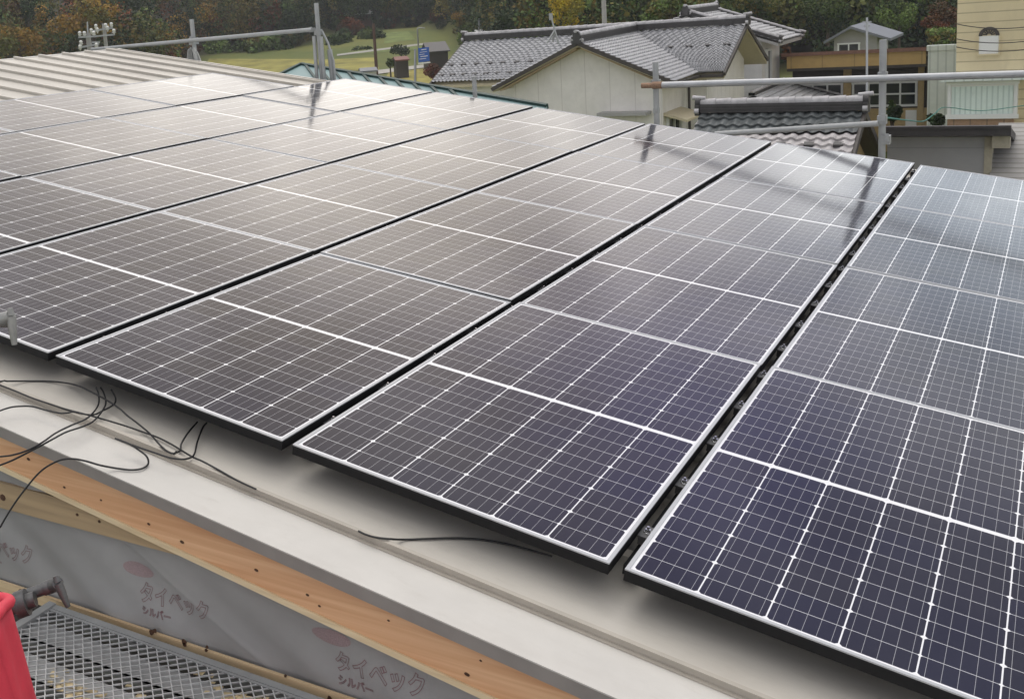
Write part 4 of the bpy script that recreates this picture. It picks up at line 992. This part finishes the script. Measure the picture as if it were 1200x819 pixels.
# --- tan sided building
TY = 42.0; t0 = atY(1121, 50, TY); tx0 = t0[0]; tx1 = tx0 + 9
gT = np.array([tx0 + 4.5, TY + 4, -6.2])
hT = empty('sided_building', gT, label='tall building with tan lap siding and a bay of pale curtains', cat='building')
ht = lambda mb, name, mt, parent=None, **k: local(gT, mb).build(name, mt, hT if parent is None else parent, **k)
ht(MB().box((tx0, TY, -6.2), (tx1, TY + 8, 3.6)), 'wall', M['siding'])
ht(MB().prism([(tx0 - .5, TY - .5, 3.6), (tx0 - .5, TY + 8.5, 3.6), (tx0 - .5, TY + 4, 5.6)], (10, 0, 0)), 'roof', M['dark_roof'])
by = TY - .8
def bp(x, y): return atY(x, y, by)
p00, p11 = bp(1110, 137), bp(1193, 94.5); bx0, bx1 = p00[0], p11[0]; bz0, bz1 = bp(1150, 136)[2], bp(1150, 98)[2]
bay = ht(MB().box((bx0, by + .02, bz0 - .1), (bx1, TY, bz1 + .1)), 'bay', M['white_paint'])
ht(MB().box((bx0 + .12, by + .005, bz0 + .06), (bx1 - .12, by + .019, bz1 - .1)), 'curtain', M['curtain'], bay)
mb = MB().box((bx0 - .05, by - .06, bz1 - .04), (bx1 + .05, by + .018, bz1 + .08)).box((bx0 - .05, by - .06, bz0 - .1), (bx1 + .05, by + .018, bz0 + .05))
for a in (bx0, bx1 - .1): mb.box((a, by - .05, bz0 + .05), (a + .1, by + .018, bz1 - .04))
ht(mb, 'frame', M['white_frame'], bay)
ht(MB().box((bx0, by + .05, -6.2), (bx1 - .1, TY - .001, bz0 - .101)), 'brick_base', M['brick_tan'])
ht(MB().box((bx0 - .2, by - .35, bz1 + .11), (bx1 + .4, TY, bz1 + .22)), 'canopy', M['green_panel'])
aw = atY(1159, 44, TY)
def arch(r0, r1, z0, dy, mt, name, parent):
    P = [(aw[0] + r1 * math.cos(t), TY - dy, z0 + r1 * math.sin(t)) for t in np.linspace(0, math.pi, 15)] + [(aw[0] + r0 * math.cos(t), TY - dy, z0 + r0 * math.sin(t)) for t in np.linspace(math.pi, 0, 15)]
    mb = MB()
    n = 15
    for i in range(14): mb.prism([P[i], P[i + 1], P[29 - i - 1], P[29 - i]], (0, dy, 0))
    return mb
az = aw[2] + .05
ht(MB().box((aw[0] - .29, TY - .05, az - .62), (aw[0] + .29, TY, az - .002)), 'window', M['white_paint'])
ht(MB().box((aw[0] - .34, TY - .09, az - .68), (aw[0] + .34, TY, az - .625)).box((aw[0] - .34, TY - .07, az - .625), (aw[0] - .295, TY, az)).box((aw[0] + .295, TY - .07, az - .625), (aw[0] + .34, TY, az)), 'window_frame', M['siding'])
aa = ht(arch(.20, .31, az, .06, None, None, None), 'arch_moulding', M['dark_frame'])
mb = MB()
for k in range(7):
    t = math.pi * (k + .5) / 7; mb.bar((aw[0] + .06 * math.cos(t), TY - .02, az + .02 + .06 * math.sin(t)), (aw[0] + .18 * math.cos(t), TY - .02, az + .02 + .18 * math.sin(t)), .035, .03, up=(0, 1, 0))
ht(mb, 'fan_light', M['dark_frame'])

# --- garage and the roof beside it
QY = 26.2; q0, q1 = atY(1040, 158, QY), atY(1160, 157, QY); qt = (q0[2] + q1[2]) / 2
gQ = np.array([(q0[0] + q1[0]) / 2, QY + 2.5, -6.2])
hQ = empty('grey_garage', gQ, label='grey walled garage with flat dark roof behind the rightmost panels', cat='garage')
hq = lambda mb, name, mt, parent=None, **k: local(gQ, mb).build(name, mt, hQ if parent is None else parent, **k)
hq(MB().prism([(q0[0], QY, -6.2), (q0[0], QY + 4.6, -6.2), (q0[0], QY + 4.6, qt - .95), (q0[0], QY, qt - .08)], (q1[0] - .1 - q0[0], 0, 0)).box((q0[0], QY + .001, qt - .2), (q1[0] - .1, QY + .2, qt)), 'wall', M['garage_wall'])
hq(MB().box((q1[0] - .099, QY - .02, -6.2), (q1[0] + .05, QY + .25, qt)), 'corner_trim', M['beige_panel'])
gx_a, gx_b = q0[0] - .15, q1[0] + .42
hq(MB().hexa([(gx_a, QY - .35, qt + .002), (gx_b, QY - .35, qt + .002), (gx_b, QY + 4.9, qt - .95), (gx_a, QY + 4.9, qt - .95), (gx_a, QY - .35, qt + .19), (gx_b, QY - .35, qt + .19), (gx_b, QY + 4.9, qt - .76), (gx_a, QY + 4.9, qt - .76)]).bar((gx_a, QY - .30, qt + .20), (gx_b, QY - .30, qt + .20), .16, .06), 'roof', M['dark_roof'])
hq(MB().box((q1[0] + .051, QY - .2, qt - .30), (q1[0] + .40, QY + .25, qt)), 'soffit_box', M['beige_panel'])
u0 = atY(1164, 168, 27.2); 
gU = np.array([u0[0] + 2, 28.5, -6.2]); hU = empty('lean_to_shed', gU, label='streaked grey lean-to roof at the right edge beside the garage', cat='shed')
local(gU, MB().hexa([(u0[0], 25.6, u0[2] - .75), (u0[0] + 4, 25.6, u0[2] - .75), (u0[0] + 4, 29.5, u0[2] + .1), (u0[0], 29.5, u0[2] + .1), (u0[0], 25.6, u0[2] - .65), (u0[0] + 4, 25.6, u0[2] - .65), (u0[0] + 4, 29.5, u0[2] + .2), (u0[0], 29.5, u0[2] + .2)])).build('roof', M['deck_roof'], hU)
local(gU, MB().box((u0[0] + .1, 25.8, -6.2), (u0[0] + 3.9, 29.3, u0[2] - .78))).build('wall', M['orange_panel'], hU)

# --- small grey-roofed house on the slope
hc = at(1003, 62, 66); gH = np.array([hc[0], hc[1], -5]); hH = empty('small_house', gH, label='small pale house with grey gable roof below the dark trees', cat='house')
rz, wz = at(1014, 29, 66)[2], at(985, 46, 66)[2]
x0_, x1_ = at(968, 50, 66)[0], at(1042, 45, 66)[0]; yy = hc[1]
xm = (x0_ + x1_) / 2 - .3
local(gH, MB().prism([(x0_ + .3, yy, -5), (x1_ - .5, yy, -5), (x1_ - .5, yy, wz), (xm, yy, rz - .12), (x0_ + .3, yy, wz)], (0, 5, 0))).build('wall', M['grey_wall'], hH)
mb = MB(); slab(mb, [(xm, yy - .6, rz), (xm, yy + 5.6, rz), (x1_ + .3, yy + 5.6, wz - .1), (x1_ + .3, yy - .6, wz - .1)], .16); slab(mb, [(xm, yy - .6, rz), (xm, yy + 5.6, rz), (x0_ - .2, yy + 5.6, wz - .1), (x0_ - .2, yy - .6, wz - .1)], .16)
local(gH, mb).build('roof', M['grey_roof'], hH)
pw = at(994, 57, 66); window(hH, gH, (pw[0], yy, pw[2]), 1.15, .55, 'y', 'white_frame', 1, 0)

# --- green metal roof just beyond the array
T0, T1 = at(353, 76, 15.5), at(602, 118.5, 12.2)
slope = np.array([-.30, -1.0, -.30]); slope /= np.linalg.norm(slope)
gR = np.array([(T0[0] + T1[0]) / 2, (T0[1] + T1[1]) / 2 - 1, -6.0]); hR = empty('green_roofed_annex', gR, label='building with teal green metal roof and dark green edge just beyond the panels', cat='building')
ext = (T1 - T0) * .12
P0, P1 = T0, T1 + ext
mb = MB().prism([P0, P1, P1 + slope * 2.6, P0 + slope * 2.6], (0, 0, -.08))
nrm = np.cross(P1 - P0, slope); nrm /= np.linalg.norm(nrm); nrm = nrm if nrm[2] > 0 else -nrm
roofR = local(gR, mb).build('roof', M['green_roof'], hR)
mb = MB()
for k in range(10):
    a = P0 + (P1 - P0) * (k + .3) / 14 + nrm * .012; dd_ = (P1 - P0) / np.linalg.norm(P1 - P0) + slope * .5; mb.bar(a, a + dd_ * 1.3, .03, .026, up=nrm)
local(gR, mb).build('seam', M['green_trim'], roofR)
local(gR, MB().bar(P0 + nrm * .0, P1 + nrm * .0, .04, .06, up=nrm).bar(P0 + nrm * .0, P0 + slope * 2.6 + nrm * .0, .05, .06, up=nrm)).build('edge_trim', M['green_trim'], roofR)
local(gR, MB().prism([P0 + slope * .3 - [0, 0, .1], P1 + slope * .3 - [0, 0, .1], P1 + slope * 2.3 - [0, 0, .1], P0 + slope * 2.3 - [0, 0, .1]], (0, 0, -5))).build('wall', M['grey_wall'], hR)

# ------------------------------------------------------------------ poles, lamps, signs, far cabins
def upole(x, ytop, D, r, label, name='utility_pole', mt='concrete'):
    p = at(x, ytop, D); b = gz(p); root = empty(name, b, label=label, cat='utility pole')
    local(b, MB().tube([b - [0, 0, .3], p], [r * 1.25, r], 12)).build('post', M[mt], root); return root, p, b
def arms(root, b, D, segs, ins):
    mb = MB()
    for (x0, y0), (x1, y1) in segs: mb.bar(at(x0, y0, D - .2), at(x1, y1, D - .2), .08, .08)
    local(b, mb).build('crossarm', M['zinc_dull'], root)
    for x, y in ins:
        c = at(x, y, D - .2); local(b, MB().lathe(c, [(0, .14), (.06, .12), (.09, .04), (.05, .03), (.10, -.04), (.05, -.06), (.03, -.14), (0, -.15)], 10)).build('insulator', M['insulator'], root)
u1, p, b = upole(103, 39, 50, .12, 'thick pale utility pole with white insulators, left of the pair'); arms(u1, b, 50, [((92, 44), (112, 43)), ((93, 56), (116, 52))], [(93.5, 40.5), (99, 40.5), (110, 40), (95, 51), (94, 56), (113, 54)])
local(b, MB().tube([p, at(102.3, 26, 50)], .035, 8)).build('lightning_rod', M['zinc_dull'], u1)
u2, p, b = upole(121.5, 28, 52, .09, 'slimmer utility pole with white insulators, right of the pair'); arms(u2, b, 52, [((106, 37), (132, 33)), ((110, 43), (134, 41)), ((108, 50), (117, 50))], [(112.5, 32), (107, 37), (114, 36), (124, 31), (130.5, 30), (126, 34), (133.5, 37.5)])
upole(707, -14, 57, .12, 'concrete utility pole standing behind the tiled roof')
upole(437.5, 28, 125, .16, 'brown pole standing beside the valley road', 'roadside_pole', 'rust_pole')
# street lamp
sp = at(489, 34, 150); b = gz(sp); lampo = empty('street_lamp', b, label='thin street lamp with bent arm above the blue sign', cat='street lamp')
local(b, MB().tube([b, sp - [0, 0, .1]], .11, 8).tube(cat([sp - [0, 0, .6], sp - [0, 0, .1], at(491, 33.2, 150), at(495, 33, 150)], 5), .09, 8)).build('post', M['alu'], lampo)
local(b, MB().bar(at(494, 33, 150), at(498, 33.2, 150), .3, .16)).build('lamp_head', M['alu'], lampo)
# blue sign
D = 118; root = empty('road_sign', gz(at(487, 90, D)), label='blue road sign with white lines of lettering', cat='sign'); b = np.array(root.location)
P = [at(490, 57, D), at(502, 55.5, D), at(503, 72, D), at(490.5, 73.5, D)]
local(b, MB().prism(P, (.03, .06, 0))).build('board', M['blue_sign'], root)
mb = MB(); ex_ = (P[1] - P[0]); ez_ = (P[0] - P[3]); nrm_ = -np.array([FWD[0], FWD[1], 0]) * .05
for k, (a0, a1, hh) in enumerate(((.3, .8, .05), (.15, .85, .03), (.1, .6, .03), (.2, .9, .05), (.1, .75, .04))):
    o_ = P[3] + ez_ * (.84 - .16 * k); mb.prism([o_ + ex_ * a0, o_ + ex_ * a1, o_ + ex_ * a1 + ez_ * hh, o_ + ex_ * a0 + ez_ * hh], nrm_)
local(b, mb).build('lettering', M['white_paint'], root)
local(b, MB().prism([at(490, 74.2, D), at(503.5, 70.5 + 2.2, D), at(504, 74, D), at(490.5, 75.8, D)], (.03, .06, 0))).build('lower_board', M['white_paint'], root)
local(b, MB().tube([gz(at(486.5, 96, D)) - [0, 0, .2], at(486.5, 58, D)], .14, 8)).build('post', M['alu'], root)
def cabin(name, label, x, yt, ye, wpx, D, wall, roofm, catg='cabin', dp=4):
    c = at(x, ye, D); g = gz(c); wd = wpx * D / FPX; zt = at(x, yt, D)[2]; ze = c[2]; b = np.array([c[0], c[1], min(g[2], ze - 1)])
    root = empty(name, b, label=label, cat=catg); r_ = np.array([RGT[0], RGT[1], 0]); f_ = np.array([FWD[0], FWD[1], 0])
    bb = np.array([c[0], c[1], b[2] - .5]); P = [bb - r_ * wd * .45, bb + r_ * wd * .45]; hz = np.array([0, 0, ze - bb[2]])
    local(b, MB().prism([P[0], P[1], P[1] + hz, P[0] + hz], f_ * dp)).build('wall', M[wall], root)
    t_ = np.array([c[0], c[1], zt]); e_ = np.array([c[0], c[1], ze])
    mb = MB()
    for s in (-.12, 1.12):
        mb.prism([t_ - r_ * wd * .5 + f_ * dp * .5, t_ + r_ * wd * .5 + f_ * dp * .5, e_ + r_ * wd * .53 + f_ * dp * s, e_ - r_ * wd * .53 + f_ * dp * s], (0, 0, -.15))
    local(b, mb).build('roof', M[roofm], root); return root
cabin('cabin', 'small white roofed cabin between dark trees behind the tiled ridge', 566, 35, 42, 17, 150, 'white_wall', 'white_paint')
MB().tube([at(561, 44, 149), at(561.5, 22, 149)], .10, 6).bar(at(559.5, 25, 149), at(564, 25, 149), .1, .1).bar(at(560, 29, 149), at(563.5, 29, 149), .1, .1).build('cabin_antenna', M['alu'], label='thin antenna mast beside the white cabin', cat='antenna')
cabin('farmhouse', 'dark roofed farmhouse right of the blue sign', 513, 50, 60, 26, 135, 'brown_trim', 'tile_dark', 'house', 6)
cabin('shed', 'little shed with red roof beside the valley road', 471, 67, 70, 16, 125, 'brown_trim', 'red_roof', 'shed')
cabin('hillside_shed', 'long pale roofed shed among trees on the far hillside', 420, 12, 17, 32, 215, 'rust_pole', 'white_paint', 'shed', 4)
cabin('pale_shed', 'low pale shed on the valley road verge', 432, 80, 83, 20, 118, 'white_wall', 'far' if 'far' in M else 'grey_roof', 'shed', 3)
# roof antenna on the tiled ridge
mb = MB(); a_ = at(650, 36, 38.3)
for x, y in ((641, 51), (655, 52), (648, 49)): mb.tube([a_, at(x, y, 38.3 if x != 648 else 39.2)], .035, 6)
mb.tube([a_, at(645.5, 19, 38.3)], .03, 6).obox(at(645.5, 20, 38.3), ((1, 0, 0), (0, 1, 0), (0, 0, 1)), (.05, .05, .12))
mb.build('roof_antenna', M['zinc_dull'], label='small tripod antenna on the tiled ridge', cat='antenna')
# wires, rope, bush
for (x0, y0, x1, y1, lb) in ((1121, 28.5, 1260, 20, 'uppermost dark wire across the tan sided wall'), (1121, 46, 1260, 36, 'middle dark wire across the tan sided wall just below the arch'), (1121, 55.5, 1260, 46, 'lowest dark wire across the tan sided wall')):
    a, c = atY(x0, y0, TY - .05), at(x1, y1, 33); P = [a * (1 - t) + c * t - np.array([0, 0, .25 * 4 * t * (1 - t)]) for t in np.linspace(0, 1, 14)]
    MB().tube(P, .016, 6).build('power_line', M['wire'], label=lb, cat='wire')
P = [at(1037, 138, 12), at(1062, 141, 17), at(1083, 142, 24), at(1096, 133, 28), at(1108, 126, 30), at(1150, 130, 31), at(1200, 124, 32), at(1250, 119, 33)]
MB().tube(cat(P, 6), [.012] * 43, 6).build('green_rope', M['rope_green'], label='teal rope strung from the right scaffold pole past the curtained bay', cat='rope')
tree('clipped_shrub', 'round clipped dark bush below the white framed windows', 'shrub', 1046, 131, 19, 27, 43, DG + MG, n=900, leaf=.07)
tree('shrub', 'dark green shrub at the foot of the pale green wall', 'shrub', 1098, 139, 22, 16, 41, DG, n=500, leaf=.08)

# ------------------------------------------------------------------ thin valley haze round the whole place
g_ = bpy.data.objects['ground']; co = np.array([v.co[:] for v in g_.data.vertices]); lo, hi = co.min(0) - 4, co.max(0) + 4
hz = MB().box((lo[0], lo[1], co[:, 2].min() - 7), (hi[0], hi[1], co[:, 2].max() + 22)).build('haze', None, origin=(0, 0, 0), kind='stuff', label='thin pale haze hanging in the valley', cat='haze')
hm = bpy.data.materials.new('haze'); hm.use_nodes = True; hm.node_tree.nodes.clear()
ho = N(hm.node_tree, 'ShaderNodeOutputMaterial'); hv = N(hm.node_tree, 'ShaderNodeVolumePrincipled')
hv.inputs['Color'].default_value = (.90, .93, .97, 1); hv.inputs['Density'].default_value = .0004; hv.inputs['Anisotropy'].default_value = .2
hm.node_tree.links.new(hv.outputs[0], ho.inputs['Volume'])
hz.data.materials.clear(); hz.data.materials.append(hm)
